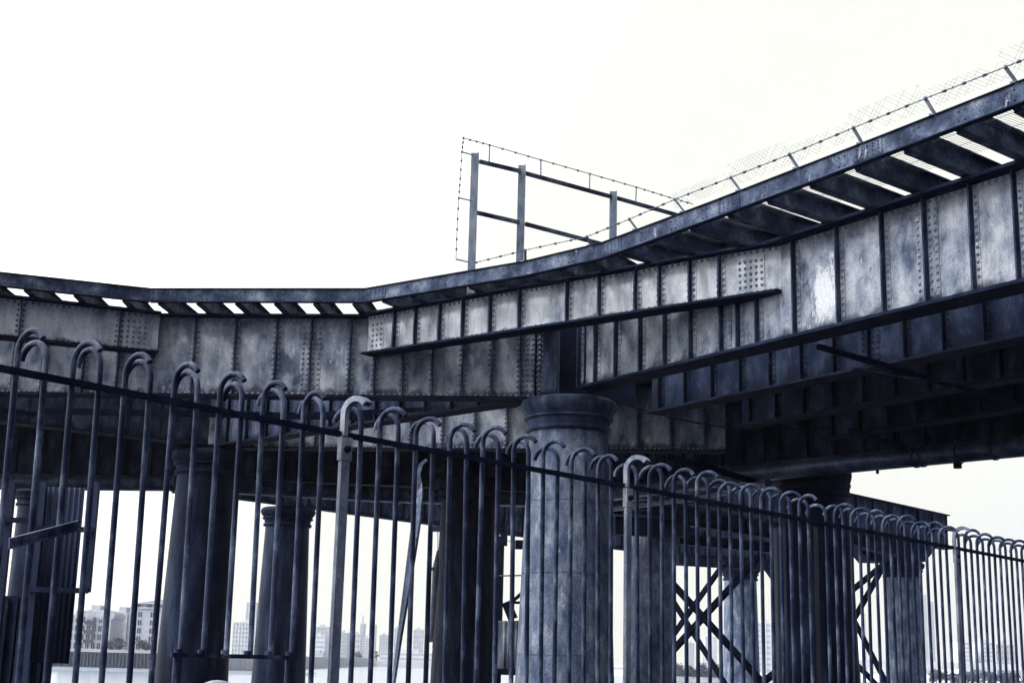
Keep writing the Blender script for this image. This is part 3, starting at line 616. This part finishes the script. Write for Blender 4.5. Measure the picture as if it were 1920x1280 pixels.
# low cross girders around the slender column
for (x0, y0, x1, y1, Y0, Y1, h_, lb) in ((1270, 1010, 1480, 1030, 50, 54, .34, 'low dark cross beam right of the banded column, upper'), (1270, 1048, 1510, 1062, 66, 70, .5, 'low cross beam resting on the slender column'), (1595, 1008, 1680, 1030, 54, 55.5, .5, 'short cross beam between the broad column and the stained column'), (1150, 985, 1290, 990, 43, 44, .5, 'beam stub on top of the banded column')):
    a, b_ = aty(x0, y0, Y0), aty(x1, y1, Y1); mb = MB(); mb.bar(a, b_, .25, h_); mb.bar(a+Vector((0, 0, h_/2+.012)), b_+Vector((0, 0, h_/2+.012)), .5, .02); mb.bar(a-Vector((0, 0, h_/2+.012)), b_-Vector((0, 0, h_/2+.012)), .5, .02)
    tag(mb.build('cross_beam', M_WEBD, loc=(a+b_)/2), lb, 'beam', 'low cross beams')
for (x0, y0, x1, y1, Y, w_, lb) in ((1255, 1087, 1440, 1290, 47, .24, 'near diagonal brace falling right beside the banded column'), (1255, 1226, 1430, 1035, 47.4, .24, 'near diagonal brace rising right beside the banded column'),
                                    (1255, 1115, 1365, 1290, 60, .24, 'far diagonal brace falling right beside the banded column'), (1255, 1200, 1360, 1052, 60.4, .24, 'far diagonal brace rising right beside the banded column'),
                                    (1590, 1112, 1672, 1045, 52, .22, 'upper diagonal brace left of the stained column'), (1590, 1180, 1665, 1045, 54, .22, 'steep diagonal brace rising to the stained column'),
                                    (1595, 1150, 1672, 1300, 52.4, .2, 'steep diagonal brace falling toward the foot of the stained column'), (1590, 1228, 1650, 1290, 54.4, .2, 'low diagonal brace left of the stained column'),
                                    (1425, 1050, 1460, 1100, 64, .2, 'curved knee brace right of the slender column'), (1415, 1290, 1460, 1255, 47.8, .25, 'low brace foot right of the slender column')):
    a, b_ = aty(x0, y0, Y), aty(x1, y1, Y+.2); mb = MB(); mb.bar(a, b_, .03, w_, (0, -1, 0.01)); mb.bar(a+Vector((0, -.02-w_*.0, 0)), b_+Vector((0, -.02, 0)), w_, .03, (0, -1, .01))
    tag(mb.build('cross_brace', M_FL, loc=(a+b_)/2), lb, 'brace', 'crossed diagonal braces')

# ---------------------------------------------------------------- corrugated hoarding at left
def sheet(name, label, x0, x1, yt, yb, Y, m_, pitch=.08, cat='hoarding', group=None):
    a = aty(x0, yt, Y); b_ = aty(x1, yt, Y); zb = aty((x0+x1)/2, yb, Y).z; r = thing(name, ((a.x+b_.x)/2, Y, zb), label, cat, group)
    mb = MB(); n = int((b_.x-a.x)/pitch*6); vs = []; fs = []
    for k in range(n+1):
        x = a.x+(b_.x-a.x)*k/n; y = Y+.018*math.cos(2*math.pi*k/6)
        vs += [(x, y, zb), (x, y, a.z), (x, y+.004, a.z), (x, y+.004, zb)]
    for k in range(n):
        i = 4*k; fs += [(i, i+4, i+5, i+1), (i+3, i+2, i+6, i+7), (i+1, i+5, i+6, i+2), (i, i+3, i+7, i+4)]
    mb.add(vs, fs, True); mb.build('corrugated_panel', m_, r)
    return r, a, b_, zb
r, a, b_, zb = sheet('corrugated_hoarding', 'tall dark corrugated sheet hoarding behind the left railings', 68, 160, 912, 1243, 19.0, M_SHED, .07)
for (x, yt, yb, wv) in ((180, 905, 1110, .055), (22, 905, 1285, .06), (70, 905, 1285, .05), (84, 905, 1285, .04)):
    p = aty(x, yt, 18.9); mb = MB(); mb.box(p.x-wv, p.x+wv, 18.84, 18.93, aty(x, yb, 18.9).z, p.z); mb.build('post', M_SHED, r)
for (x0, x1, y) in ((2, 60, 974), (62, 178, 990), (50, 166, 1104)):
    a, b_ = aty(x0, y, 18.8), aty(x1, y, 18.8); b_.z = a.z; mb = MB(); mb.bar(a, b_, .04, .07); mb.build('rail', M_FL, r)
mb = MB(); a = aty(-60, 1100, 19.3); b_ = aty(103, 1100, 19.3); mb.box(a.x, b_.x, 19.35, 19.5, 0, a.z-.1)
for k in range(9):
    x = a.x+(b_.x-a.x)*k/9; mb.box(x, x+.04, 19.3, 19.349, 0, a.z-.13)
tag(mb.build('board_screen', M_FL, loc=((a.x+b_.x)/2, 19.4, 0)), 'low black board screen at the foot of the corrugated hoarding', 'screen')
# clutter between the dark column and the near one
mb = MB(); p = aty(939, 1005, 34); mb.box(p.x-.09, p.x+.09, 34, 34.15, .3, p.z); mb.box(p.x-.02, p.x+.16, 33.9, 34.1, p.z-.22, p.z+.1)
tag(mb.build('steel_post', M_FL, loc=(p.x, 34, 0)), 'slim black post between the dark column and the near column', 'post')
r = thing('floodlight', aty(957, 1142, 33), 'boxy black floodlight tilted down on a bracket left of the near column', 'floodlight')
mb = MB(); a, b_ = aty(949, 1128, 33), aty(962, 1160, 33); mb.bar(a, b_, .22, .26, (0, -1, 0)); mb.build('lamp_housing', M_FL, r)
mb = MB(); mb.bar(aty(950, 1136, 33), aty(978, 1112, 33), .05, .08); mb.bar(aty(952, 1129, 33.1), aty(980, 1129, 33.1), .05, .06); mb.build('bracket', M_FL, r)
mb = MB(); p = aty(975, 1020, 33); mb.box(p.x-.11, p.x+.09, 33, 33.2, p.z-.1, p.z+.1); mb.box(p.x-.09, p.x+.04, 32.98, 32.999, p.z-.08, p.z+.08); mb.tube([(p.x-.1, 33.1, p.z+.02), (p.x-.45, 33.2, p.z+.16)], .008, 5)
tag(mb.build('camera_box', M_FL, loc=p), 'small dark box with a cable high against the near column', 'box')
for y, lb in ((1079, 'upper thin level rail crossing the gap left of the near column'), (1165, 'lower thin level rail just above the corrugated cabin')):
    mb = MB(); a, b_ = aty(930, y, 33.5), aty(982, y-1, 33.5); mb.tube([a, b_], .02, 6)
    tag(mb.build('handrail', M_GALV, loc=a), lb, 'handrail', 'thin rails in the gap')
r, a, b_, zb = sheet('corrugated_cabin', 'pale narrow corrugated cabin on a black base left of the near column', 943, 985, 1163, 1253, 33.2, M_GALV, .09, 'cabin')
mb = MB(); mb.box(a.x-.1, b_.x, 33.25, 34.4, zb-.0, a.z-.02); mb.build('cabin_body', M_GALV, r)
mb = MB(); mb.box(a.x-.25, b_.x, 33.05, 34.5, zb-.14, zb-.002); mb.build('base', M_FL, r)
mb = MB(); a = aty(821, 1032, 38.4); p2 = aty(808, 1200, 38.4); mb.tube([a, aty(817, 1065, 38.4), p2], [.03, .09, .05], 8)
for y in (1066, 1200): q = aty(813 if y < 1100 else 809, y, 38.3); mb.tube([q-Vector((.1, 0, 0)), q+Vector((.08, 0, 0))], .05, 6)
q = aty(821, 990, 38.3); mb.box(q.x-.2, q.x+.1, 38.2, 38.5, q.z-.08, q.z+.05); mb.tube([q, a], .012, 5)
tag(mb.build('drain_pipe', M_GALV, loc=p2), 'slim bent drain pipe clipped to the left edge of the dark middle column', 'drain pipe')

# ================================================================ RAILINGS
RZ = 2.75
RP = {0: ath(640, 814, RZ), 1: ath(1170, 910, RZ), 3: ath(1786, 1026, RZ)}
dL = flat(RP[0]-RP[1]).normalized()
sL = flat(RP[1]-RP[0]).length/18
dR = flat(RP[3]-RP[1]).normalized(); sR = flat(RP[3]-RP[1]).length/36
p_l = ath(30, 696, RZ); dLL = flat(p_l-RP[0]).normalized(); sLL = flat(p_l-RP[0]).length/14
print('FENCE spacing', sL, sR, sLL)
lean = -.010
def bar_mesh(kind, s):
    rad = .078; hv = Vector((.10, -1, 0)).normalized() if kind == 'A' else Vector((-.06, 1, 0)).normalized()
    end = math.radians(148 if kind == 'A' else 172); pts = [Vector((0, 0, -RZ)), Vector((0, 0, -1.2)), Vector((0, 0, -.3)), Vector((0, 0, .04)), Vector((0, 0, .078))]
    for k in range(1, 13):
        q = end*k/12; pts.append(Vector((0, 0, .078))+hv*rad*(1-math.cos(q))+Vector((0, 0, rad*math.sin(q))))
    mb = MB(); mb.tube(pts, .0130, 10); 
    me = mb.mesh('bar', M_BAR); return me
BA = [bar_mesh('A', .115), bar_mesh('B', .115)]
# a cut bar for the repaired panel
def cutbar(kind, zend):
    me = BA[0 if kind == 'A' else 1].copy()
    for v in me.vertices:
        if v.co.z < zend: v.co.z = zend
    return me
def bay(label, P0, d, s, n, start, missing=(), cut=None):
    r = thing('hooped_railing', (P0.x, P0.y, 0), label, 'railing', 'railing bays with hooked bars')
    ang = math.atan2(d.y, d.x); e = P0+d*s*n
    for k in range(1, n):
        if k in missing: continue
        kind = (k+start) % 2           # posts sit in the A positions
        me = BA[0 if kind == 0 else 1]
        if cut and cut[0] <= k <= cut[1]: me = cutbar('A' if kind == 0 else 'B', cut[2]-RZ)
        o = bpy.data.objects.new('bar', me); C.objects.link(o); o.parent = r
        rz = 0 if s > 0 else 0
        o.rotation_euler = (random.gauss(0, .004), lean+random.gauss(0, .0045), ang+random.gauss(0, .10))
        dz = random.gauss(0, .007)
        o.location = (d.x*s*k, d.y*s*k, RZ+dz)
    for z, hh in ((RZ, .024), (.35, .04)):
        mb = MB(); mb.bar((P0.x, P0.y, z), (e.x, e.y, z), (.036 if z > 1 else .012), hh); mb.build('rail', M_FL, r)
    return r
dm = -dLL
bay('left bay of tall hooked railings, with a welded-in repair rail', Vector((RP[0].x, RP[0].y, 0))-dm*sLL*18, dm, sLL, 18, 0, cut=(11, 16, 1.69) )
bay('middle bay of hooked railings in front of the near column', Vector((RP[0].x, RP[0].y, 0)), -dL, sL, 18, 0)
bay('long right bay of hooked railings, one bar missing', Vector((RP[1].x, RP[1].y, 0)), dR, sR, 36, 0, missing=(18,))
bay('farthest bay of hooked railings at the right frame edge', Vector((RP[3].x, RP[3].y, 0)), dR, sR, 14, 0)
# repair rail
o0 = Vector((RP[0].x, RP[0].y, 0))
a = o0-dm*sLL*7.3; b_ = o0-dm*sLL*1.7; mb = MB(); mb.bar((a.x, a.y, 1.69), (b_.x, b_.y, 1.69), .02, .018)
for k in range(2, 8):
    q = o0-dm*sLL*k; mb.tube([(q.x, q.y, 1.69), (q.x, q.y, 1.715)], .018, 8)
for k in (2, 7):
    q = o0-dm*sLL*k; mb.tube([(q.x, q.y, .0), (q.x, q.y, 1.69)], .019, 8)
tag(mb.build('repair_rail', M_BAR, loc=(a+b_)/2+Vector((0, 0, 1.6))), 'short low rail joining six cut bars in front of the thick dark column', 'rail')
# flat posts with a flattened hook on top
def post(label, P0, d, wv=.036):
    r = thing('railing_post', (P0.x, P0.y, 0), label, 'post', 'flat railing posts')
    n = Vector((d.y, -d.x, 0))
    if n.dot(-Vector((P0.x, P0.y, 0))) < 0: n = -n
    b0 = Vector((P0.x, P0.y, 0)); Z = Vector((0, 0, 1)); ln = Vector((lean*d.x, lean*d.y, 1))
    mb = MB(); mb.bar(b0+n*.03+d*(-lean*RZ)*-1*0, b0+n*.03+Z*(RZ-.13), wv*1.5, .022, n); mb.build('shaft', M_POST, r)
    mb = MB(); hv = (d*.15+n*1).normalized(); pts = []
    mb.bar(b0+n*.03+Z*(RZ-.13), b0+n*.03+Z*(RZ-.018), wv*1.9, .03, n)
    vs = []
    rad = .072; K = 12
    for k in range(K+1):
        q = math.radians(-8+150*k/K); c_ = b0+Z*(RZ+.09)+n*.022+hv*rad*(1-math.cos(q))+Z*rad*math.sin(q)
        if k == 0: c_ = b0+Z*(RZ-.01)+n*.022
        tang = hv*math.sin(q)+Z*math.cos(q); rd = (-hv*math.cos(q)+Z*math.sin(q)); sdv = tang.cross(rd).normalized(); h_ = .018+.016*k/K; hh = .010
        vs += [c_-sdv*h_*.8-rd*hh, c_+sdv*h_*.8-rd*hh, c_+sdv*h_*.8+rd*(hh+.008), c_-sdv*h_*.8+rd*(hh+.008)]
    fs = [(0, 1, 2, 3), tuple(4*K+i for i in (3, 2, 1, 0))]
    for k in range(K):
        for i in range(4): fs.append((4*k+i, 4*k+4+i, 4*k+4+(i+1) % 4, 4*k+(i+1) % 4))
    mb.add(vs, fs); mb.build('hooked_cap', M_POST, r)
    mb = MB(); c_ = b0+n*.045+Z*(RZ-.075); mb.tube([c_, c_+n*.02], [.02, .014], 6); mb.build('bolt', M_FL, r)
post('pale flat railing post with a bulbous bent top, left of the leaning strap', RP[0], -dL)
post('pale flat railing post with a mushroom top, right of the near column', RP[1], dR, .034)
post('pale flat railing post with a rounded top near the right frame edge', RP[3], dR, .040)
# leaning twisted strap
fn = Vector((dL.y, -dL.x, 0))
if fn.dot(-RP[0]) > 0: fn = -fn
ys = 7.35
sp_pts = [(800, 862), (789, 872), (784, 890), (787, 905), (786, 930), (781, 975), (772, 1040), (762, 1110), (750, 1190), (735, 1300)]
sp_w = [.008, .010, .010, .012, .026, .034, .036, .036, .034, .034]
P3 = [aty(x, y, ys-.02*i) for i, (x, y) in enumerate(sp_pts)]
vs = []
for i, p in enumerate(P3):
    tang = (P3[min(i+1, len(P3)-1)]-P3[max(i-1, 0)]).normalized(); ang = .2+i*.13 if i > 3 else 0
    sv = Vector((math.cos(ang), -math.sin(ang), 0)); sv = (sv-tang*sv.dot(tang)).normalized(); nv = tang.cross(sv)*.006
    vs += [p-sv*sp_w[i]-nv, p+sv*sp_w[i]-nv, p+sv*sp_w[i]+nv, p-sv*sp_w[i]+nv]
K = len(P3)-1; fs = [(0, 1, 2, 3), tuple(4*K+i for i in (3, 2, 1, 0))]
for k in range(K):
    for i in range(4): fs.append((4*k+i, 4*k+4+i, 4*k+4+(i+1) % 4, 4*k+(i+1) % 4))
mb = MB(); mb.add(vs, fs); tag(mb.build('bent_strap', M_CH, loc=P3[-1]), 'twisted flat metal strap leaning behind the railings, worn pale in its middle', 'strap')
# loose angle iron wired across the bars at left
a, b_ = aty(17, 1018, 5.0), aty(146, 984, 5.25); mb = MB(); mb.bar(a, b_, .008, .036, (0, -.5, 1)); mb.bar(a+Vector((0, .016, -.016)), b_+Vector((0, .016, -.016)), .034, .007, (0, .2, 1))
tag(mb.build('angle_iron', M_BAR, loc=(a+b_)/2), 'short sloping angle iron tied across the leftmost bars', 'angle iron')
# boulder
mb = MB(); c_ = aty(405, 1320, 12.0); nr, ns = 10, 20
prof = [(.42*math.cos(k*math.pi/2/nr), 1-(1-math.sin(k*math.pi/2/nr))) for k in range(nr)]
vs = []; fs = []
top_z = aty(420, 1274, 12.0).z
for k in range(nr+1):
    th = k*math.pi/2/nr
    for j in range(ns):
        q = 2*math.pi*j/ns; rr = .36*math.cos(th)*(1+.08*math.sin(3*q+1)); vs.append((c_.x+rr*math.cos(q), 12+rr*math.sin(q)*.8, top_z-.5+.5*math.sin(th)))
for k in range(nr):
    for j in range(ns): fs.append((k*ns+j, k*ns+(j+1) % ns, (k+1)*ns+(j+1) % ns, (k+1)*ns+j))
mb.add(vs, fs, True); mb.box(c_.x-.12, c_.x+.12, 11.9, 12.1, 0, top_z-.45)
tag(mb.build('bollard', M_POST, loc=(c_.x, 12, 0)), 'rounded pale bollard top showing at the bottom edge before the thick dark column', 'bollard')

# ================================================================ FAR BANK
def zat(px, py, Y): return aty(px, py, Y).z
def tri_bank(pts, z0, z1, name, m_): 
    mb = MB(); mb.prism(pts, z0, z1); return tag(mb.build(name, m_), kind='structure')
# left bank (about 470 m), middle bank (about 1050 m), right bank (about 560 m)
tri_bank([(-700, 462), (-95, 462), (-95, 468), (-700, 468)], -6, -4.0, 'beach', M_SHORE)
mb = MB(); mb.add([(-700, 440, -4.42), (-60, 446, -4.42), (-60, 470, -3.6), (-700, 470, -3.0)], [(0, 1, 2, 3)]); tag(mb.build('shingle_beach', M_SHORE), kind='structure')
tri_bank([(-700, 470), (-96, 470), (-96, 1100), (-700, 1100)], -6, 1.35, 'left_bank', M_STONE)
tri_bank([(-96, 1046), (150, 1046), (150, 1600), (-96, 1600)], -6, -.6, 'middle_bank', M_CONC)
tri_bank([(62, 575), (900, 520), (900, 1600), (150, 1600), (62, 900)], -6, -2.8, 'right_bank', M_CONC)
# timber quay wall
mb = MB(); x = -190.0
mb.box(-200, -96.5, 469.2, 469.9, -3.4, 1.2)
while x < -97: mb.box(x, x+.55, 468.5+random.uniform(0, .1), 469.15, -3.6, 1.0+random.uniform(-.15, .15)); x += 1.15
tag(mb.build('timber_quay_wall', M_PILEW, loc=(-145, 469, -3.5)), 'dark timber piled quay wall along the far bank at left', 'quay wall')
mb = MB(); mb.box(-200, -96.5, 469.0, 470.2, 1.2, 2.1); tag(mb.build('parapet_wall', M_STONE, loc=(-145, 469, 1.2)), 'pale parapet on top of the timber quay wall', 'parapet')
def windows(r, x0, x1, z0, z1, Y, nx, nz, ww, wh, arch=False, m_=M_GLASS, cap=60):
    for i in range(nx):
        for j in range(nz):
            cx = x0+(x1-x0)*(i+.5)/nx; cz = z0+(z1-z0)*(j+.5)/nz
            fr = MB(); fr.box(cx-ww/2-.18, cx+ww/2+.18, Y-.12, Y-.02, cz-wh/2-.22, cz-wh/2); fr.box(cx-ww/2-.15, cx-ww/2, Y-.10, Y-.02, cz-wh/2+.001, cz+wh/2); fr.box(cx+ww/2, cx+ww/2+.15, Y-.10, Y-.02, cz-wh/2+.001, cz+wh/2); fr.box(cx-.06, cx+.06, Y-.1, Y-.055, cz-wh/2+.001, cz+wh/2)
            f = fr.build('window', M_STONE, r)
            p = MB(); p.box(cx-ww/2, cx+ww/2, Y-.05, Y-.021, cz-wh/2+.001, cz+wh/2); p.build('pane', m_, f)
# hip-roofed block
Y = 480; x0 = aty(246, 1150, Y).x; x1 = aty(372, 1150, Y).x; zw = zat(290, 1141, Y); ze = zat(290, 1132, Y); za = zat(290, 1121, Y); zb = 1.35
r = thing('apartment_block', ((x0+x1)/2, Y, zb), 'pale hip-roofed apartment block with dark attic band on the far bank', 'building')
mb = MB(); mb.box(x0, x1, Y, Y+18, zb, zw); mb.box(x0-.4, x1+.4, Y-.4, Y+18.4, zw, zw+.5); mb.build('wall', M_BRICK, r)
mb = MB(); mb.box(x0+.6, x1-.6, Y+.8, Y+17, zw+.5, ze); mb.build('attic', M_ROOF, r)
mb = MB(); cx = aty(292, 1121, Y+9).x; mb.add([(x0-.5, Y-.2, ze), (x1+.5, Y-.2, ze), (x1+.5, Y+18, ze), (x0-.5, Y+18, ze), (x0+8, Y+9, za), (x1-8, Y+9, za)], [(0, 1, 5, 4), (1, 2, 5), (2, 3, 4, 5), (3, 0, 4), (3, 2, 1, 0)]); mb.build('roof', M_ROOF, r)
windows(r, x0+1, x1-1, zb+.5, zw-.6, Y, 5, 5, 1.3, 1.7)
windows(r, x0+2, x1-2, zw+.55, ze-.05, Y+.8, 5, 1, 1.6, .9, m_=M_STONE)
# terrace with arched gables
x0 = aty(120, 1150, Y).x; x1 = aty(212, 1150, Y).x; zt_ = zat(180, 1152, Y)
r = thing('riverside_terrace', ((x0+x1)/2, Y, 1.35), 'riverside terrace with round-topped gables and balconies on the far bank', 'building')
mb = MB(); mb.box(x0, x1, Y-2, Y+14, 1.35, zt_); mb.build('wall', M_BRICK, r)
mb = MB()
for px in (150, 169, 188, 206):
    c_ = aty(px, 1150, Y-2).x; mb.tube([(c_, Y-2.1, zt_), (c_, Y+12, zt_)], 1.65, 14)
mb.build('gable_vault', M_STONE, r)
windows(r, x0+.5, x1-.5, 1.8, zt_-.3, Y-2, 8, 4, 1.2, 1.9)
for j in range(3):
    mb = MB(); z = 4.1+j*3; mb.box(x0+8, x0+11.5, Y-3.4, Y-2.05, z, z+.15); mb.box(x0+8, x0+11.5, Y-3.4, Y-3.3, z+.151, z+1.1); mb.build('balcony', M_PILEW, r)
# buildings behind
def block(label, px0, px1, pyt, Y, zb, m_=M_CONC, nx=4, nz=6, ribs=True, name='tower_block', roof=0, depth=18):
    a = aty(px0, pyt, Y); b_ = aty(px1, pyt, Y); r = thing(name, ((a.x+b_.x)/2, Y, zb), label, 'building', 'hazy buildings across the river')
    mb = MB(); mb.box(a.x, b_.x, Y, Y+depth, zb, a.z); mb.box(a.x+(b_.x-a.x)*.3, a.x+(b_.x-a.x)*.6, Y+3, Y+9, a.z, a.z+2+roof); mb.build('wall', m_, r)
    H = a.z-zb; wz = H/nz; wx = (b_.x-a.x)/nx
    g_ = MB()
    for j in range(nz): g_.box(a.x+wx*.15, b_.x-wx*.15, Y-.1, Y-.02, zb+wz*(j+.35), zb+wz*(j+.75))
    gg = g_.build('window_band', M_FARG, r)
    if ribs:
        p = MB()
        for i in range(nx+1): p.box(a.x+wx*i-wx*.12 if i else a.x+.01, (a.x+wx*i+wx*.12) if i < nx else b_.x-.01, Y-.5, Y-.11, zb, a.z-.05)
        p.build('pier', m_, r)
    return r
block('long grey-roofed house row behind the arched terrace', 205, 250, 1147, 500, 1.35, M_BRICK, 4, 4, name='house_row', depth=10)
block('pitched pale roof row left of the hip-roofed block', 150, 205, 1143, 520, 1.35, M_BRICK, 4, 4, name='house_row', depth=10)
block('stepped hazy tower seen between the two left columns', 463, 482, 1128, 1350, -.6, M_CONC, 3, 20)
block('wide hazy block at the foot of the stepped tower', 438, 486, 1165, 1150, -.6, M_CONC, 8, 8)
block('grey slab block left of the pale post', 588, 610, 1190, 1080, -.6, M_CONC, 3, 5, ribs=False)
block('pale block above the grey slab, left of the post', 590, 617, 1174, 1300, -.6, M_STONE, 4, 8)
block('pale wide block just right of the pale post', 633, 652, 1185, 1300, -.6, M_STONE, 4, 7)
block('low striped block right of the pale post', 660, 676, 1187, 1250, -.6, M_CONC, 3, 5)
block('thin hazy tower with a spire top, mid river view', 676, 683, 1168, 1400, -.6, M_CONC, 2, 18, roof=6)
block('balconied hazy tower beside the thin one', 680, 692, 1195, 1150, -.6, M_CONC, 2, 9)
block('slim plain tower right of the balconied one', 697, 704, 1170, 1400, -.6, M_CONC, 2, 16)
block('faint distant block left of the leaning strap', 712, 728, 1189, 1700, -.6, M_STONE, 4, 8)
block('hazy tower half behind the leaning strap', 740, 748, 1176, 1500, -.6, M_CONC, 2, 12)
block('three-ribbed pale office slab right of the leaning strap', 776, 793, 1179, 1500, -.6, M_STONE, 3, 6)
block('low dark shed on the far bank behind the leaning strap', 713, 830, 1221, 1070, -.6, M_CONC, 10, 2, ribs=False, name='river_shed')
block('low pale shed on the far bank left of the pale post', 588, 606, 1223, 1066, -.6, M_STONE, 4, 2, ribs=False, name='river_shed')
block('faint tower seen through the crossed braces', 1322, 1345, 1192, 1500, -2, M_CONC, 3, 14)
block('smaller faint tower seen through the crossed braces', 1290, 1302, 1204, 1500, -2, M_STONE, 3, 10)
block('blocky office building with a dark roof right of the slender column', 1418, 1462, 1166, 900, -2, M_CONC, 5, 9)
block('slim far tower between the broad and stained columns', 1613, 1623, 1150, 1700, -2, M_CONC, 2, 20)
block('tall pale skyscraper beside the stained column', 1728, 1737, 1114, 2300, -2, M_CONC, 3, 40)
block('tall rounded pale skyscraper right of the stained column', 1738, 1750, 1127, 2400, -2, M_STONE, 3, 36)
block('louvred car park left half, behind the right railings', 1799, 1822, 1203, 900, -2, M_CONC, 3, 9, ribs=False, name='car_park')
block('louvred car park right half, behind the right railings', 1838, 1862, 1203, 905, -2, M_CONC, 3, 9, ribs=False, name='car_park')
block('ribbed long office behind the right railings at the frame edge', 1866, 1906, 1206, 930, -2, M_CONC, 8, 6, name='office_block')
# elevated road
mb = MB(); a = aty(1592, 1236, 640); b_ = aty(2000, 1246, 640); mb.box(a.x, b_.x, 640, 650, a.z-2.8, a.z)
x = a.x+4
while x < b_.x: mb.box(x, x+1.6, 642, 648, -2.8, a.z-2.8); x += 26
tag(mb.build('elevated_roadway', M_CONC, loc=((a.x+b_.x)/2, 645, -2.8)), 'flat concrete elevated roadway low behind the right railings', 'bridge')
mb = MB(); a = aty(1262, 1256, 585); b_ = aty(1362, 1260, 585); mb.box(a.x, b_.x, 585, 587, -5, a.z)
k = a.x
while k < b_.x: mb.box(k, k+.5, 584.4, 584.99, -5, a.z-.2); k += 1.5
tag(mb.build('river_wall', M_PILEW, loc=((a.x+b_.x)/2, 585, -5)), 'dark river wall seen through the crossed braces', 'wall')
# trees and scrub
leafm = {}
def tree(px, py, Y, hgt, wd, label, name='tree', zb=None, seed=1, group='trees on the far bank'):
    rnd = random.Random(seed); p = aty(px, py, Y); zb = p.z-hgt if zb is None else zb; zt_ = p.z
    r = thing(name, (p.x, Y, zb), label, name if name in ('tree', 'bush') else 'tree', group)
    h = zt_-zb; mb = MB(); mb.tube([(p.x, Y, zb), (p.x+.1, Y, zb+h*.35), (p.x-.1, Y, zb+h*.8)], [h*.04, h*.03, h*.01], 6)
    for k in range(5):
        q = rnd.uniform(0, 6.28); mb.tube([(p.x, Y, zb+h*.3), (p.x+math.cos(q)*wd*.3, Y+math.sin(q)*wd*.3, zb+h*rnd.uniform(.5, .8))], [h*.02, h*.008], 5)
    mb.build('trunk', M_BARK, r)
    mb = MB(); blobs = [(rnd.uniform(-.32, .32)*wd, rnd.uniform(-.3, .3)*wd, zb+h*rnd.uniform(.3, .82), wd*rnd.uniform(.14, .26)) for _ in range(9)]
    for k in range(900):
        bx, by, bz, br = rnd.choice(blobs); v = Vector((rnd.gauss(0, 1), rnd.gauss(0, 1), rnd.gauss(0, .8))).normalized()*br*rnd.uniform(.55, 1.05)
        c_ = Vector((p.x+bx, Y+by, bz))+v; e1 = Vector((rnd.uniform(-1, 1), rnd.uniform(-1, 1), rnd.uniform(-1, 1))).normalized()*wd*.035; e2 = e1.cross(v).normalized()*wd*.03
        mb.add([c_-e1, c_+e2, c_+e1, c_-e2], [(0, 1, 2, 3)])
    mb.build('crown', M_LEAF, r)
tree(262, 1196, 474, 4.2, 5.5, 'round dark bush before the hip-roofed block', 'bush', 1.3, 3)
tree(222, 1194, 474, 4.5, 6, 'spreading bush in front of the arched terrace', 'bush', 1.3, 4)
tree(275, 1200, 474, 3.2, 4, 'smaller bush right of the round dark one', 'bush', 1.3, 5)
tree(205, 1199, 474, 3.5, 4, 'low bush left of the spreading one', 'bush', 1.3, 6)
tree(672, 1219, 1060, 6.5, 8, 'tree on the distant middle bank right of the pale post', 'tree', -.6, 7)
tree(707, 1217, 1060, 7, 5, 'pointed tree on the distant middle bank beside the slim tower', 'tree', -.6, 8)
for k, (x, y) in enumerate(((1280, 1240), (1305, 1243), (1330, 1244), (1755, 1256), (1785, 1262), (1815, 1256), (1845, 1258), (1875, 1262), (1905, 1260))):
    tree(x, y, 575 if x < 1400 else 560, 5, 9, ['scrubby tree at the left of the brace opening', 'scrubby tree in the middle of the brace opening', 'scrubby tree at the right of the brace opening', 'tree right of the stained column, under the roadway', 'tree just left of the right railing post', 'tree just right of the right railing post', 'second tree right of the right railing post', 'third tree right of the right railing post', 'tree at the right frame edge'][k], 'tree', -3, 20+k)
# haze
mb = MB(); mb.box(-1600, 1600, -150, 2700, -7, 420)
hm = bpy.data.materials.new('haze'); hm.use_nodes = True; hn = hm.node_tree; hn.nodes.clear()
pv = hn.nodes.new('ShaderNodeVolumePrincipled'); pv.inputs['Color'].default_value = (.97, .98, .985, 1); pv.inputs['Density'].default_value = .00012; pv.inputs['Anisotropy'].default_value = .3
ho = hn.nodes.new('ShaderNodeOutputMaterial'); hn.links.new(pv.outputs[0], ho.inputs['Volume'])
tag(mb.build('haze', hm), kind='stuff')
